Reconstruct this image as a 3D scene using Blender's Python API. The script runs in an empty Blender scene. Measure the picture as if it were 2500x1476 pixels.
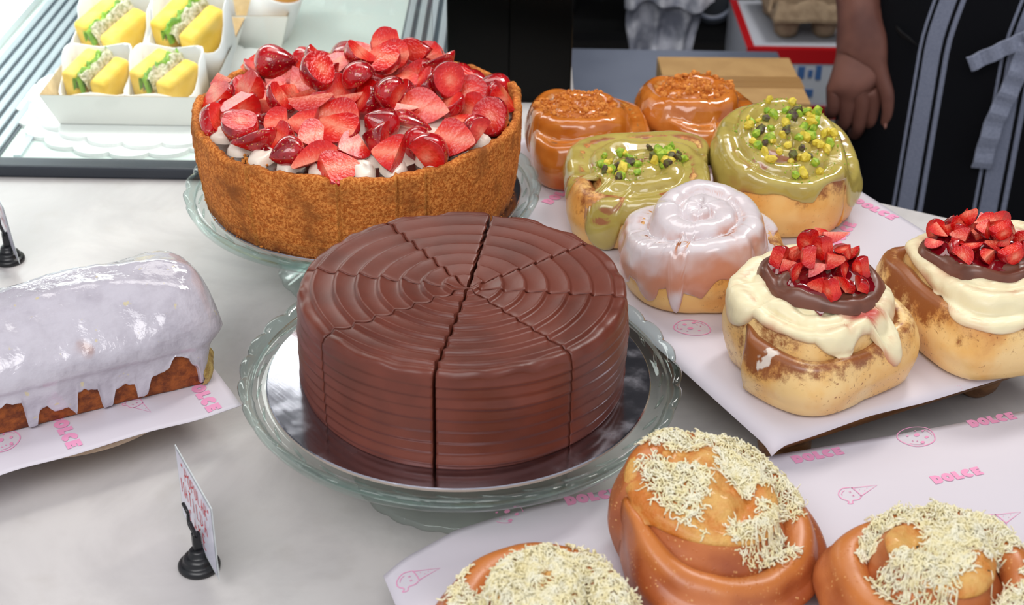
import bpy, bmesh, math, random
import numpy as np
from mathutils import Vector, Matrix, Euler, noise as mnoise
from mathutils.bvhtree import BVHTree
from mathutils.geometry import tessellate_polygon

sc = bpy.context.scene
col = sc.collection
PI = math.pi
RNG = random.Random(7)

# ------------------------------------------------------------------ camera, world, lights, exposure
# metres; z = 0 is the counter top, the shop floor is at z = -0.9
T, RO, FPX, HC = math.radians(30.02), math.radians(-0.93), 3664.0, 0.70
_right0, _down0, _fwd = Vector((1, 0, 0)), Vector((0, -math.sin(T), -math.cos(T))), Vector((0, math.cos(T), -math.sin(T)))
_right = math.cos(RO) * _right0 + math.sin(RO) * _down0
_down = -math.sin(RO) * _right0 + math.cos(RO) * _down0
cam_d = bpy.data.cameras.new('camera')
cam = bpy.data.objects.new('camera', cam_d)
col.objects.link(cam)
_m = Matrix.Identity(4)
for i in range(3):
    _m[i][0], _m[i][1], _m[i][2] = _right[i], -_down[i], -_fwd[i]
_m[2][3] = HC
cam.matrix_world = _m
cam_d.sensor_width = 36.0
cam_d.lens = FPX * 36.0 / 2500
cam_d.clip_start, cam_d.clip_end = 0.05, 50
cam_d.dof.use_dof = True
cam_d.dof.focus_distance = 1.20
cam_d.dof.aperture_fstop = 9.5
sc.camera = cam
sc.view_settings.view_transform = 'Standard'
sc.view_settings.look = 'None'
sc.view_settings.gamma = 1.0
sc.view_settings.use_curve_mapping = False
sc.view_settings.exposure = 0.0
sc.cycles.max_bounces = 14
sc.cycles.transparent_max_bounces = 24
sc.cycles.transmission_bounces = 12

world = bpy.data.worlds.new('world')
sc.world = world
world.use_nodes = True
world.node_tree.nodes['Background'].inputs[0].default_value = (0.93, 0.95, 1.0, 1)
world.node_tree.nodes['Background'].inputs[1].default_value = 0.62

def area(name, loc, target, sx, sy, power, colr=(1, 1, 1), spread=180):
    d = bpy.data.lights.new(name, 'AREA')
    d.shape = 'RECTANGLE'
    d.size, d.size_y, d.energy, d.color = sx, sy, power, colr
    d.spread = math.radians(spread)
    o = bpy.data.objects.new(name, d)
    col.objects.link(o)
    o.location = loc
    o.rotation_euler = (Vector(target) - Vector(loc)).to_track_quat('-Z', 'Y').to_euler()
    return o

area('ceiling_light', (-0.05, 1.75, 1.45), (-0.05, 1.2, 0), 1.0, 0.5, 5.2, (1.0, 0.97, 0.93))
area('shopfront_light', (-0.35, -0.45, 1.7), (0.05, 1.0, 0), 1.8, 0.8, 25, (1.0, 0.98, 0.98))
area('prep_area_fill', (0.75, 1.9, 1.5), (0.5, 2.2, -0.2), 0.6, 0.3, 14, (1.0, 0.97, 0.94))  # added fill to brighten the background behind the counter; no known fixture there

# ------------------------------------------------------------------ pixel helpers used to measure the place
def pix_dir(px, py):
    u, v = (px - 1250) / FPX, (py - 738) / FPX
    return _fwd + u * _right + v * _down

def on_z(px, py, z):
    d = pix_dir(px, py)
    s = (HC - z) / (-d.z)
    return Vector((d.x * s, d.y * s, z))

# ------------------------------------------------------------------ noise and mesh helpers
def vnoise(P, seed=0):
    P = np.asarray(P, float)
    i = np.floor(P).astype(np.int64)
    f = P - i
    u = f * f * (3 - 2 * f)
    def h(a, b, c):
        n = (a * 73856093) ^ (b * 19349663) ^ (c * 83492791) ^ (seed * 2654435 + 12345)
        n = (n ^ (n >> 13)) * 1274126177 & 0x7fffffff
        n = (n ^ (n >> 16)) * 1103515245 & 0x7fffffff
        return (n & 0xffff) / 32767.5 - 1
    x, y, z = i[..., 0], i[..., 1], i[..., 2]
    ux, uy, uz = u[..., 0], u[..., 1], u[..., 2]
    def l(a, b, t): return a + (b - a) * t
    return l(l(l(h(x, y, z), h(x + 1, y, z), ux), l(h(x, y + 1, z), h(x + 1, y + 1, z), ux), uy),
             l(l(h(x, y, z + 1), h(x + 1, y, z + 1), ux), l(h(x, y + 1, z + 1), h(x + 1, y + 1, z + 1), ux), uy), uz)

def fbm(P, sc_=1.0, octv=3, seed=0):
    P = np.asarray(P, float) * sc_
    a, s = 1.0, 0
    for k in range(octv):
        s = s + a * vnoise(P, seed + k * 17)
        P = P * 2.03 + 5.1
        a *= 0.5
    return s

def sstep(a, b, x):
    t = np.clip((np.asarray(x, float) - a) / (b - a), 0, 1)
    return t * t * (3 - 2 * t)

def grid_faces(nu, nv, wrap_u=False, off=0):
    """vertex index = i * nv + j; i along u, j along v"""
    f = []
    for i in range(nu if wrap_u else nu - 1):
        i2 = (i + 1) % nu
        for j in range(nv - 1):
            f.append((off + i * nv + j, off + i2 * nv + j, off + i2 * nv + j + 1, off + i * nv + j + 1))
    return f

def make(name, V, F, mats, parent=None, smooth=True, attrs=None, midx=None, loc=None):
    me = bpy.data.meshes.new(name)
    V = np.asarray(V, float)
    me.from_pydata(V.tolist(), [], F)
    for m in (mats if isinstance(mats, (list, tuple)) else [mats]):
        me.materials.append(m)
    if midx is not None:
        me.polygons.foreach_set('material_index', np.asarray(midx, dtype=np.int32))
    if smooth is True:
        me.polygons.foreach_set('use_smooth', [True] * len(me.polygons))
    elif smooth is not False:
        me.polygons.foreach_set('use_smooth', list(smooth))
    if attrs:
        for k, a in attrs.items():
            at = me.attributes.new(k, 'FLOAT', 'POINT')
            at.data.foreach_set('value', np.asarray(a, dtype=np.float32))
    me.validate()
    me.update()
    o = bpy.data.objects.new(name, me)
    col.objects.link(o)
    if parent is not None:
        o.parent = parent
    if loc is not None:
        o.location = loc
    return o

def fix_normals(o):
    bm = bmesh.new()
    bm.from_mesh(o.data)
    bmesh.ops.recalc_face_normals(bm, faces=bm.faces)
    bm.to_mesh(o.data)
    bm.free()
    return o

def from_bm(name, bm, mats, parent=None, smooth=False):
    me = bpy.data.meshes.new(name)
    bmesh.ops.recalc_face_normals(bm, faces=bm.faces)
    bm.to_mesh(me)
    bm.free()
    for m in (mats if isinstance(mats, (list, tuple)) else [mats]):
        me.materials.append(m)
    me.polygons.foreach_set('use_smooth', [smooth] * len(me.polygons))
    o = bpy.data.objects.new(name, me)
    col.objects.link(o)
    if parent is not None:
        o.parent = parent
    return o

def tag(o, label, cat, group=None, kind=None):
    o['label'] = label
    o['category'] = cat
    if group: o['group'] = group
    if kind: o['kind'] = kind
    return o

def thing(name, label, cat, loc=(0, 0, 0), rot=(0, 0, 0), group=None):
    o = bpy.data.objects.new(name, None)
    col.objects.link(o)
    o.empty_display_size = 0.02
    o.location = loc
    o.rotation_euler = rot
    return tag(o, label, cat, group)

def bm_box(bm, c, s, rz=0, bevel=0.0, seg=2, M=None):
    r = bmesh.ops.create_cube(bm, size=1)
    vs = r['verts']
    m = Matrix.Translation(c) @ Matrix.Rotation(rz, 4, 'Z') @ Matrix.Diagonal((s[0], s[1], s[2], 1))
    if M is not None: m = M @ m
    bmesh.ops.transform(bm, matrix=m, verts=vs)
    if bevel:
        es = list({e for v in vs for e in v.link_edges})
        bmesh.ops.bevel(bm, geom=es, offset=bevel, segments=seg, affect='EDGES', profile=0.5)

def box(name, c, s, mat, parent=None, rz=0, bevel=0.0):
    bm = bmesh.new()
    bm_box(bm, c, s, rz, bevel)
    return from_bm(name, bm, mat, parent)

def lathe(name, prof, mat, parent=None, n=64, rfun=None, loc=None, close=False, smooth=True):
    """prof: list of (r, z); revolved about z. rfun(theta, k, r, z) -> (r, z) for lobes"""
    V, F = [], []
    m = len(prof)
    for i in range(n):
        t = 2 * PI * i / n
        for k, (r, z) in enumerate(prof):
            if rfun: r, z = rfun(t, k, r, z)
            V.append((r * math.cos(t), r * math.sin(t), z))
    F = grid_faces(n, m, True)
    if close:
        for i in range(n):
            i2 = (i + 1) % n
            F.append((i * m + m - 1, i2 * m + m - 1, i2 * m, i * m))
    return fix_normals(make(name, V, F, mat, parent, smooth, loc=loc))

def tube_geo(pts, rad, ns=8, cap=True):
    pts = [Vector(p) for p in pts]
    n = len(pts)
    rads = rad if isinstance(rad, (list, tuple)) else [rad] * n
    V, F = [], []
    up = Vector((0.13, 0.2, 0.97)).normalized()
    for i, p in enumerate(pts):
        d = (pts[min(i + 1, n - 1)] - pts[max(i - 1, 0)])
        d = d.normalized() if d.length > 1e-9 else Vector((0, 0, 1))
        a = up - up.dot(d) * d
        if a.length < 1e-3:
            a = Vector((1, 0, 0)) - d.x * d
        a.normalize()
        up = a
        b = d.cross(a)
        for k in range(ns):
            t = 2 * PI * k / ns
            V.append(tuple(p + rads[i] * (math.cos(t) * a + math.sin(t) * b)))
    for i in range(n - 1):
        for k in range(ns):
            k2 = (k + 1) % ns
            F.append((i * ns + k, i * ns + k2, (i + 1) * ns + k2, (i + 1) * ns + k))
    if cap:
        F.append(tuple(range(ns - 1, -1, -1)))
        F.append(tuple((n - 1) * ns + k for k in range(ns)))
    return V, F

def tube(name, pts, rad, mat, parent=None, ns=8):
    V, F = tube_geo(pts, rad, ns)
    return make(name, V, F, mat, parent)

class Acc:
    """collects pieces of ONE part"""
    def __init__(s): s.V, s.F, s.m = [], [], []
    def add(s, V, F, mi=0):
        o = len(s.V)
        s.V.extend([tuple(v) for v in V])
        s.F.extend([tuple(o + i for i in f) for f in F])
        s.m.extend([mi] * len(F))

def catmull(pts, n=8, closed=False):
    P = [np.array(p, float) for p in pts]
    out = []
    N = len(P)
    for i in range(N if closed else N - 1):
        p0, p1, p2, p3 = (P[(i - 1) % N], P[i], P[(i + 1) % N], P[(i + 2) % N]) if closed else (P[max(i - 1, 0)], P[i], P[i + 1], P[min(i + 2, N - 1)])
        for k in range(n):
            t = k / n
            out.append(0.5 * (2 * p1 + (p2 - p0) * t + (2 * p0 - 5 * p1 + 4 * p2 - p3) * t * t + (3 * p1 - p0 - 3 * p2 + p3) * t ** 3))
    if not closed: out.append(P[-1])
    return out

# ------------------------------------------------------------------ materials
def lin(c):
    o = []
    for v in c[:3]:
        v /= 255.0
        o.append(v / 12.92 if v <= 0.04045 else ((v + 0.055) / 1.055) ** 2.4)
    return tuple(o) + (1.0,)

class NT:
    def __init__(s, name):
        s.m = bpy.data.materials.new(name)
        s.m.use_nodes = True
        s.t = s.m.node_tree
        s.p = s.t.nodes['Principled BSDF']
        s._co = None
    def n(s, typ, **kw):
        x = s.t.nodes.new(typ)
        for k, v in kw.items(): setattr(x, k, v)
        return x
    def link(s, a, b): s.t.links.new(a, b)
    def co(s):
        if s._co is None: s._co = s.n('ShaderNodeTexCoord').outputs['Object']
        return s._co
    def put(s, sock, v):
        if hasattr(v, 'is_output'): s.link(v, sock)
        else: sock.default_value = v
    def mapping(s, scale=(1, 1, 1), vec=None):
        m = s.n('ShaderNodeMapping')
        m.inputs['Scale'].default_value = scale
        s.link(vec or s.co(), m.inputs['Vector'])
        return m.outputs[0]
    def noise(s, scale, detail=3, rough=0.5, vec=None, dist=0.0):
        x = s.n('ShaderNodeTexNoise')
        x.inputs['Scale'].default_value = scale
        x.inputs['Detail'].default_value = detail
        x.inputs['Roughness'].default_value = rough
        x.inputs['Distortion'].default_value = dist
        s.link(vec or s.co(), x.inputs['Vector'])
        return x.outputs['Fac']
    def voro(s, scale, feature='F1', out='Distance', vec=None):
        x = s.n('ShaderNodeTexVoronoi', feature=feature)
        x.inputs['Scale'].default_value = scale
        s.link(vec or s.co(), x.inputs['Vector'])
        return x.outputs[out]
    def ramp(s, v, a, b, smooth=True):
        x = s.n('ShaderNodeMapRange')
        x.interpolation_type = 'SMOOTHSTEP' if smooth else 'LINEAR'
        s.put(x.inputs['Value'], v)
        x.inputs['From Min'].default_value, x.inputs['From Max'].default_value = a, b
        return x.outputs[0]
    def math(s, op, a, b=0.0):
        x = s.n('ShaderNodeMath', operation=op)
        s.put(x.inputs[0], a)
        s.put(x.inputs[1], b)
        return x.outputs[0]
    def attr(s, name): return s.n('ShaderNodeAttribute', attribute_name=name).outputs['Fac']
    def mix(s, f, a, b, blend='MIX'):
        x = s.n('ShaderNodeMix', data_type='RGBA', blend_type=blend)
        s.put(x.inputs[0], f)
        s.put(x.inputs[6], a)
        s.put(x.inputs[7], b)
        return x.outputs[2]
    def bump(s, h, strength=0.5, dist=0.001, normal=None):
        x = s.n('ShaderNodeBump')
        s.link(h, x.inputs['Height'])
        x.inputs['Strength'].default_value = strength
        x.inputs['Distance'].default_value = dist
        if normal is not None: s.link(normal, x.inputs['Normal'])
        return x.outputs[0]
    def set(s, **kw):
        names = dict(col='Base Color', rough='Roughness', metal='Metallic', coat='Coat Weight', coat_rough='Coat Roughness', sss='Subsurface Weight',
                     spec='Specular IOR Level', normal='Normal', trans='Transmission Weight', ior='IOR', alpha='Alpha', sheen='Sheen Weight')
        for k, v in kw.items():
            s.put(s.p.inputs[names[k]], v)
        return s
    def sss(s, w, r=(1, .5, .25), scale=0.004):
        s.p.inputs['Subsurface Weight'].default_value = w
        s.p.inputs['Subsurface Radius'].default_value = r
        s.p.inputs['Subsurface Scale'].default_value = scale
        return s

def plain(name, c, rough=0.5, metal=0.0, coat=0.0, c2=None, nscale=60, bump=0.0, bscale=300, bdist=0.0005, lo=0.35, hi=0.65):
    t = NT(name)
    t.set(rough=rough, metal=metal, coat=coat)
    if c2 is not None:
        t.set(col=t.mix(t.ramp(t.noise(nscale, 4), lo, hi), lin(c), lin(c2)))
    else:
        t.set(col=lin(c))
    if bump:
        t.set(normal=t.bump(t.noise(bscale, 4), bump, bdist))
    return t.m

MAT = {}
def build_materials():
    # stone counter
    t = NT('counter_stone')
    v = t.noise(5, 6, 0.6, dist=1.5)
    c = t.mix(t.ramp(v, 0.35, 0.7), lin((216, 212, 210)), lin((200, 196, 195)))
    c = t.mix(t.math('MULTIPLY', t.ramp(t.noise(30, 5), 0.5, 0.8), 0.35), c, lin((190, 184, 178)))
    t.set(col=c, rough=0.38, spec=0.35)
    MAT['counter'] = t.m
    # paper
    t = NT('greaseproof_paper')
    t.set(col=lin((217, 211, 220)), rough=0.55)
    t.set(normal=t.bump(t.noise(25, 3), 0.25, 0.002))
    MAT['paper'] = t.m
    MAT['ink'] = plain('pink_ink', (240, 160, 198), 0.6)
    MAT['red_ink'] = plain('red_ink', (214, 40, 52), 0.6)
    # glass: thin clear glass, tinted slightly green
    def glass(name, tint, ior, refl=1.0):
        t = NT(name)
        tr = t.n('ShaderNodeBsdfTransparent')
        tr.inputs[0].default_value = tint
        gl = t.n('ShaderNodeBsdfGlossy')
        gl.inputs['Roughness'].default_value = 0.03
        lw = t.n('ShaderNodeLayerWeight')
        lw.inputs[0].default_value = 0.5
        f0 = ((ior - 1) / (ior + 1)) ** 2
        fr = t.math('ADD', t.math('MULTIPLY', t.math('POWER', lw.outputs['Facing'], 5.0), 1 - f0), f0)
        mx = t.n('ShaderNodeMixShader')
        t.link(t.math('MULTIPLY', fr, refl), mx.inputs[0])
        t.link(tr.outputs[0], mx.inputs[1])
        t.link(gl.outputs[0], mx.inputs[2])
        t.link(mx.outputs[0], t.t.nodes['Material Output'].inputs[0])
        return t.m
    MAT['glass'] = glass('clear_pressed_glass', (0.95, 0.98, 0.97, 1), 1.5)
    MAT['glass_rim'] = glass('green_tinted_glass_edge', (0.86, 0.935, 0.915, 1), 1.55)
    MAT['glass_pane'] = glass('display_case_glass', (0.97, 0.99, 0.985, 1), 1.5)
    # silver board
    t = NT('silver_foil_board')
    sm = t.noise(40, 4, 0.6)
    t.set(col=lin((188, 187, 198)), metal=1.0, rough=t.math('ADD', t.math('MULTIPLY', t.ramp(sm, 0.4, 0.75), 0.18), 0.14))
    t.set(normal=t.bump(t.noise(300, 3, vec=t.mapping((1, 0.08, 1))), 0.12, 0.0004))
    MAT['silver'] = t.m
    MAT['board_edge'] = plain('board_card_edge', (176, 160, 150), 0.7)
    # chocolate ganache
    t = NT('chocolate_frosting')
    c = t.mix(t.ramp(t.noise(22, 4), 0.35, 0.7), lin((114, 56, 42)), lin((96, 46, 34)))
    n1 = t.bump(t.noise(420, 3), 0.12, 0.0004)
    t.set(col=c, rough=0.36, spec=0.42, normal=t.bump(t.noise(60, 3, vec=t.mapping((1, 1, 4))), 0.25, 0.001, n1))
    MAT['choc'] = t.m
    t = NT('dark_chocolate_filling')
    t.set(col=lin((58, 32, 24)), rough=0.22, coat=0.3, normal=t.bump(t.noise(180, 3), 0.3, 0.001))
    MAT['darkchoc'] = t.m
    t = NT('hazelnut_chocolate_spread')
    t.set(col=t.mix(t.ramp(t.noise(60, 3), .4, .7), lin((116, 70, 54)), lin((98, 57, 43))), rough=0.34, coat=0.08)
    MAT['spread'] = t.m
    # biscuit crust
    t = NT('biscuit_crust')
    g = t.noise(900, 2)
    c = t.mix(t.ramp(t.noise(420, 4, 0.75), 0.40, 0.62), lin((180, 92, 30)), lin((238, 154, 76)))
    c = t.mix(t.ramp(t.noise(30, 4), 0.45, 0.75), c, lin((150, 86, 38)))
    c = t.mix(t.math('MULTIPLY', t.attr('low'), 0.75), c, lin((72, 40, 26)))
    c = t.mix(t.math('MULTIPLY', t.attr('seam'), 0.7), c, lin((206, 140, 66)))
    n1 = t.bump(g, 0.5, 0.0008)
    t.set(col=c, rough=0.85, spec=0.25, normal=t.bump(t.noise(260, 4, 0.7), 0.6, 0.0018, n1))
    MAT['crust'] = t.m
    MAT['crumb'] = plain('caramel_biscuit_crumb', (190, 108, 38), 0.8, c2=(220, 142, 58), nscale=200, bump=0.5, bscale=700, bdist=0.001)
    # strawberry
    t = NT('strawberry_skin')
    vd = t.voro(330)
    c = t.mix(t.ramp(t.noise(60, 3), 0.35, 0.7), lin((196, 14, 24)), lin((136, 4, 18)))
    c = t.mix(t.ramp(vd, 0.22, 0.12), c, lin((226, 150, 70)))
    t.set(col=c, rough=0.18, coat=0.8, coat_rough=0.08, normal=t.bump(t.ramp(vd, 0.0, 0.45), 0.7, 0.0012))
    t.sss(0.15, (1, .2, .1), 0.003)
    MAT['berry_skin'] = t.m
    t = NT('strawberry_flesh')
    sep = t.n('ShaderNodeSeparateXYZ')
    t.link(t.co(), sep.inputs[0])
    d = t.math('SQRT', t.math('ADD', t.math('MULTIPLY', sep.outputs[0], sep.outputs[0]), t.math('MULTIPLY', sep.outputs[1], sep.outputs[1])))
    d = t.math('DIVIDE', d, 0.0165)
    d = t.math('ADD', d, t.math('MULTIPLY', t.math('SUBTRACT', t.noise(210, 3, vec=t.mapping((1, 1, 2.2))), 0.5), 0.55))
    cr = t.n('ShaderNodeValToRGB')
    e = cr.color_ramp.elements
    e[0].position, e[0].color = 0.05, lin((248, 140, 112))
    e[1].position, e[1].color = 1.0, lin((196, 10, 18))
    for p_, c_ in ((0.36, (238, 76, 54)), (0.64, (222, 28, 24))):
        x = e.new(p_)
        x.color = lin(c_)
    t.link(d, cr.inputs[0])
    n1 = t.bump(t.noise(420, 3), 0.5, 0.0012)
    t.set(col=cr.outputs[0], rough=0.26, coat=0.35, coat_rough=0.14, normal=t.bump(t.noise(110, 3), 0.5, 0.003, n1))
    t.sss(0.25, (1, .25, .15), 0.004)
    MAT['berry_flesh'] = t.m
    t = NT('berry_juice')
    t.set(col=lin((120, 6, 20)), rough=0.08, coat=0.6)
    MAT['juice'] = t.m
    # creams
    t = NT('whipped_cream')
    t.set(col=lin((246, 234, 218)), rough=0.3, normal=t.bump(t.noise(150, 2), 0.15, 0.001))
    t.sss(0.2, (1, .9, .7), 0.004)
    MAT['cream'] = t.m
    t = NT('cream_cheese_frosting')
    c = t.mix(t.ramp(t.attr('thin'), 0.25, 0.9), lin((242, 230, 190)), lin((206, 140, 104)))
    c = t.mix(t.math('MULTIPLY', t.attr('stain'), 0.85), c, lin((196, 48, 52)))
    t.set(col=c, rough=0.38, normal=t.bump(t.noise(90, 3, vec=t.mapping((1, 3, 1))), 0.35, 0.0014))
    t.sss(0.15, (1, .9, .6), 0.004)
    MAT['frosting'] = t.m
    # glazes; attribute 'thin' = how far the bun shows through
    def glz(name, c1, c2, under, rough=0.16, coat=0.6, lo=0.3, hi=0.9, speck=None, sssw=0.1):
        t = NT(name)
        c = t.mix(t.ramp(t.noise(35, 3), 0.35, 0.7), lin(c1), lin(c2))
        c = t.mix(t.ramp(t.attr('thin'), lo, hi), c, lin(under))
        if speck:
            c = t.mix(t.math('MULTIPLY', t.ramp(t.noise(420, 2), 0.64, 0.72), 0.6), c, lin(speck))
        t.set(col=c, rough=rough, coat=coat, coat_rough=0.06)
        n1 = t.bump(t.noise(70, 3), 0.25, 0.0015)
        t.set(normal=t.bump(t.noise(260, 2), 0.1, 0.0006, n1))
        t.sss(sssw, (1, .8, .5), 0.003)
        return t.m
    MAT['caramel'] = glz('caramel_glaze', (190, 104, 30), (206, 126, 54), (170, 98, 36))
    MAT['pistachio'] = glz('pistachio_glaze', (190, 172, 92), (176, 156, 78), (168, 112, 78), lo=0.5, hi=0.95)
    MAT['sugar'] = glz('white_sugar_glaze', (228, 218, 220), (218, 206, 208), (206, 140, 112), rough=0.2, coat=0.4, lo=0.45, hi=1.25)
    # loaf icing: glossy translucent white
    t = NT('loaf_icing')
    c = t.mix(t.ramp(t.noise(28, 5, 0.65), 0.38, 0.72), lin((204, 199, 209)), lin((182, 176, 187)))
    c = t.mix(t.math('MULTIPLY', t.ramp(t.attr('thin'), 0.2, 1.0), 0.85), c, lin((168, 116, 92)))
    c = t.mix(t.math('MULTIPLY', t.ramp(t.noise(130, 2), 0.70, 0.76), 0.5), c, lin((226, 208, 120)))
    n1 = t.bump(t.noise(55, 4, 0.6), 0.45, 0.004)
    t.set(col=c, rough=0.1, coat=0.7, coat_rough=0.04, normal=t.bump(t.noise(240, 3), 0.2, 0.001, n1))
    t.sss(0.12, (1, .95, .9), 0.004)
    MAT['loaf_icing'] = t.m
    t = NT('loaf_crust')
    c = t.mix(t.ramp(t.noise(90, 5, 0.65), 0.35, 0.65), lin((112, 50, 18)), lin((174, 92, 34)))
    t.set(col=c, rough=0.75, normal=t.bump(t.noise(420, 4, 0.7), 0.7, 0.0022))
    MAT['loaf_crust'] = t.m
    MAT['loaf_crumb'] = plain('pale_loaf_crumb', (206, 180, 110), 0.8, c2=(150, 120, 62), nscale=140, bump=0.8, bscale=320, bdist=0.003)
    # doughs; 'brown' attribute = oven browning, 'cinn' = cinnamon
    def dough(name, pale, gold, brown, cinn, rough=0.45, speck=0.6, gl=0.0, bl=0.3):
        t = NT(name)
        c = t.mix(t.ramp(t.noise(26, 4), 0.4, 0.66), lin(pale), lin(gold))
        b = t.math('ADD', t.attr('brown'), t.math('MULTIPLY', t.math('SUBTRACT', t.noise(24, 5, 0.6), 0.47), 1.9))
        c = t.mix(t.ramp(b, bl, 1.0), c, lin(brown))
        ci = t.math('ADD', t.attr('cinn'), t.math('MULTIPLY', t.math('SUBTRACT', t.noise(40, 6, 0.75), 0.46), 1.9))
        c = t.mix(t.ramp(ci, 0.42, 0.78), c, lin(cinn))
        sp = t.math('MULTIPLY', t.ramp(t.noise(380, 2), 0.63, 0.7), t.ramp(t.noise(30, 3), 0.42, 0.6))
        c = t.mix(t.math('MULTIPLY', sp, speck), c, lin(cinn))
        if name.startswith('cinnamon'):
            sm = t.math('MULTIPLY', t.ramp(t.noise(30, 4, 0.6, vec=t.mapping((1, 1, 0.7))), 0.66, 0.70), t.ramp(t.noise(17, 2), 0.5, 0.56))
            c = t.mix(t.math('MULTIPLY', sm, 0.8), c, lin((244, 236, 224)))
        n1 = t.bump(t.noise(70, 4), 0.2, 0.002)
        t.set(col=c, rough=rough, coat=gl, coat_rough=0.25, normal=t.bump(t.noise(500, 3), 0.12, 0.0006, n1))
        t.sss(0.12, (1, .7, .35), 0.004)
        return t.m
    MAT['dough_pale'] = dough('cinnamon_bun_dough', (248, 212, 146), (240, 188, 108), (200, 128, 62), (150, 86, 42), speck=0.8, gl=0.4, rough=0.38)
    MAT['dough_gold'] = dough('golden_bun_dough', (244, 198, 122), (232, 168, 84), (196, 112, 38), (150, 84, 38), speck=0.35, gl=0.35)
    MAT['dough_caramel'] = dough('caramel_soaked_dough', (204, 140, 58), (184, 108, 28), (150, 76, 16), (122, 76, 36), speck=0.3, gl=0.3)
    # cheese bun crust: reddish brown, small blisters
    t = NT('baked_bun_crust')
    c = t.mix(t.ramp(t.noise(22, 4), 0.35, 0.7), lin((198, 116, 64)), lin((158, 78, 40)))
    c = t.mix(t.math('MULTIPLY', t.ramp(t.voro(300), 0.30, 0.14), t.ramp(t.noise(55, 3), 0.46, 0.58)), c, lin((226, 166, 104)))
    b = t.math('ADD', t.attr('brown'), t.math('MULTIPLY', t.math('SUBTRACT', t.noise(30, 4), 0.5), 0.5))
    c = t.mix(t.ramp(b, 0.35, 1.0), c, lin((204, 122, 52)))
    c = t.mix(t.ramp(t.math('ADD', t.attr('cinn'), t.math('MULTIPLY', t.math('SUBTRACT', t.noise(70, 5), 0.5), 0.7)), 0.5, 0.85), c, lin((84, 34, 20)))
    n1 = t.bump(t.ramp(t.voro(300), 0.3, 0.0), 0.35, 0.0008)
    t.set(col=c, rough=0.38, coat=0.25, coat_rough=0.3, normal=t.bump(t.noise(120, 4), 0.2, 0.001, n1))
    MAT['bun_crust'] = t.m
    t = NT('cheesy_bun_crumb')
    c = t.mix(t.ramp(t.noise(40, 5, 0.6), 0.35, 0.68), lin((226, 176, 96)), lin((206, 116, 34)))
    c = t.mix(t.ramp(t.math('ADD', t.attr('cinn'), t.math('MULTIPLY', t.math('SUBTRACT', t.noise(60, 5, .7), 0.5), 1.0)), 0.5, 0.8), c, lin((120, 46, 22)))
    c = t.mix(t.ramp(t.noise(150, 3), 0.7, 0.74), c, lin((52, 44, 20)))
    t.set(col=c, rough=0.45, coat=0.15, normal=t.bump(t.noise(150, 5, 0.65), 0.8, 0.003))
    MAT['bun_crumb'] = t.m
    t = NT('grated_white_cheese')
    cc = t.mix(t.ramp(t.noise(120, 3), .35, .65), lin((252, 242, 196)), lin((254, 250, 226)))
    t.set(col=cc, rough=0.45)
    tl_ = t.n('ShaderNodeBsdfTranslucent')
    t.link(cc, tl_.inputs[0])
    mx = t.n('ShaderNodeMixShader')
    mx.inputs[0].default_value = 0.12
    t.link(t.p.outputs[0], mx.inputs[1])
    t.link(tl_.outputs[0], mx.inputs[2])
    t.link(mx.outputs[0], t.t.nodes['Material Output'].inputs[0])
    MAT['cheese'] = t.m
    for k, c, c2 in (('nut_yellow', (236, 214, 80), (214, 190, 60)), ('nut_green', (178, 200, 60), (124, 166, 42)), ('nut_dark', (78, 52, 54), (104, 108, 50))):
        MAT[k] = plain('pistachio_' + k, c, 0.5, c2=c2, nscale=260, bump=0.3, bscale=500)
    # wood
    t = NT('oak_wood')
    w = t.noise(14, 5, 0.6, vec=t.mapping((1, 9, 9)))
    t.set(col=t.mix(t.ramp(w, 0.35, 0.65), lin((146, 100, 58)), lin((104, 66, 34))), rough=0.45)
    MAT['wood'] = t.m
    t = NT('pale_wood')
    w = t.noise(20, 5, 0.6, vec=t.mapping((1, 8, 8)))
    t.set(col=t.mix(t.ramp(w, 0.35, 0.65), lin((206, 182, 158)), lin((178, 150, 124))), rough=0.5)
    MAT['pale_wood'] = t.m
    MAT['wood_band'] = plain('brown_wood_band', (138, 92, 66), 0.6)
    MAT['black_plastic'] = plain('black_plastic', (26, 27, 30), 0.3)
    MAT['card'] = plain('white_card', (226, 226, 240), 0.3, coat=0.3)
    MAT['film'] = plain('laminate_edge', (206, 212, 214), 0.25)
    MAT['black_gloss'] = plain('black_gloss_panel', (3, 4, 4), 0.22, c2=(6, 6, 5), nscale=6)
    MAT['black_gloss'].node_tree.nodes['Principled BSDF'].inputs['Specular IOR Level'].default_value = 0.12
    MAT['frame_black'] = plain('dark_blue_black_frame', (38, 44, 54), 0.35)
    MAT['alu'] = plain('brushed_aluminium', (206, 214, 220), 0.3, metal=0.85)
    MAT['case_floor'] = plain('pale_green_case_floor', (202, 214, 208), 0.25)
    MAT['case_white'] = plain('white_case_panel', (236, 240, 240), 0.4)
    MAT['dark_gap'] = plain('dark_vent_gap', (70, 82, 90), 0.6)
    MAT['kraft'] = plain('kraft_card', (222, 196, 150), 0.7, c2=(206, 178, 132), nscale=80)
    MAT['kraft_white'] = plain('white_coated_card', (242, 240, 234), 0.5)
    MAT['wrap'] = plain('white_sandwich_wrap', (240, 240, 240), 0.5)
    MAT['bread'] = plain('yellow_bread', (238, 196, 66), 0.7, c2=(244, 206, 92), nscale=60, bump=0.4, bscale=300, bdist=0.001)
    MAT['bread_crust'] = plain('bread_crust', (226, 164, 84), 0.7)
    t = NT('chicken_filling')
    t.set(col=t.mix(t.ramp(t.noise(240, 4), .38, .62), lin((226, 218, 190)), lin((172, 168, 120))), rough=0.5, normal=t.bump(t.noise(200, 4), 0.8, 0.004))
    MAT['filling'] = t.m
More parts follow.
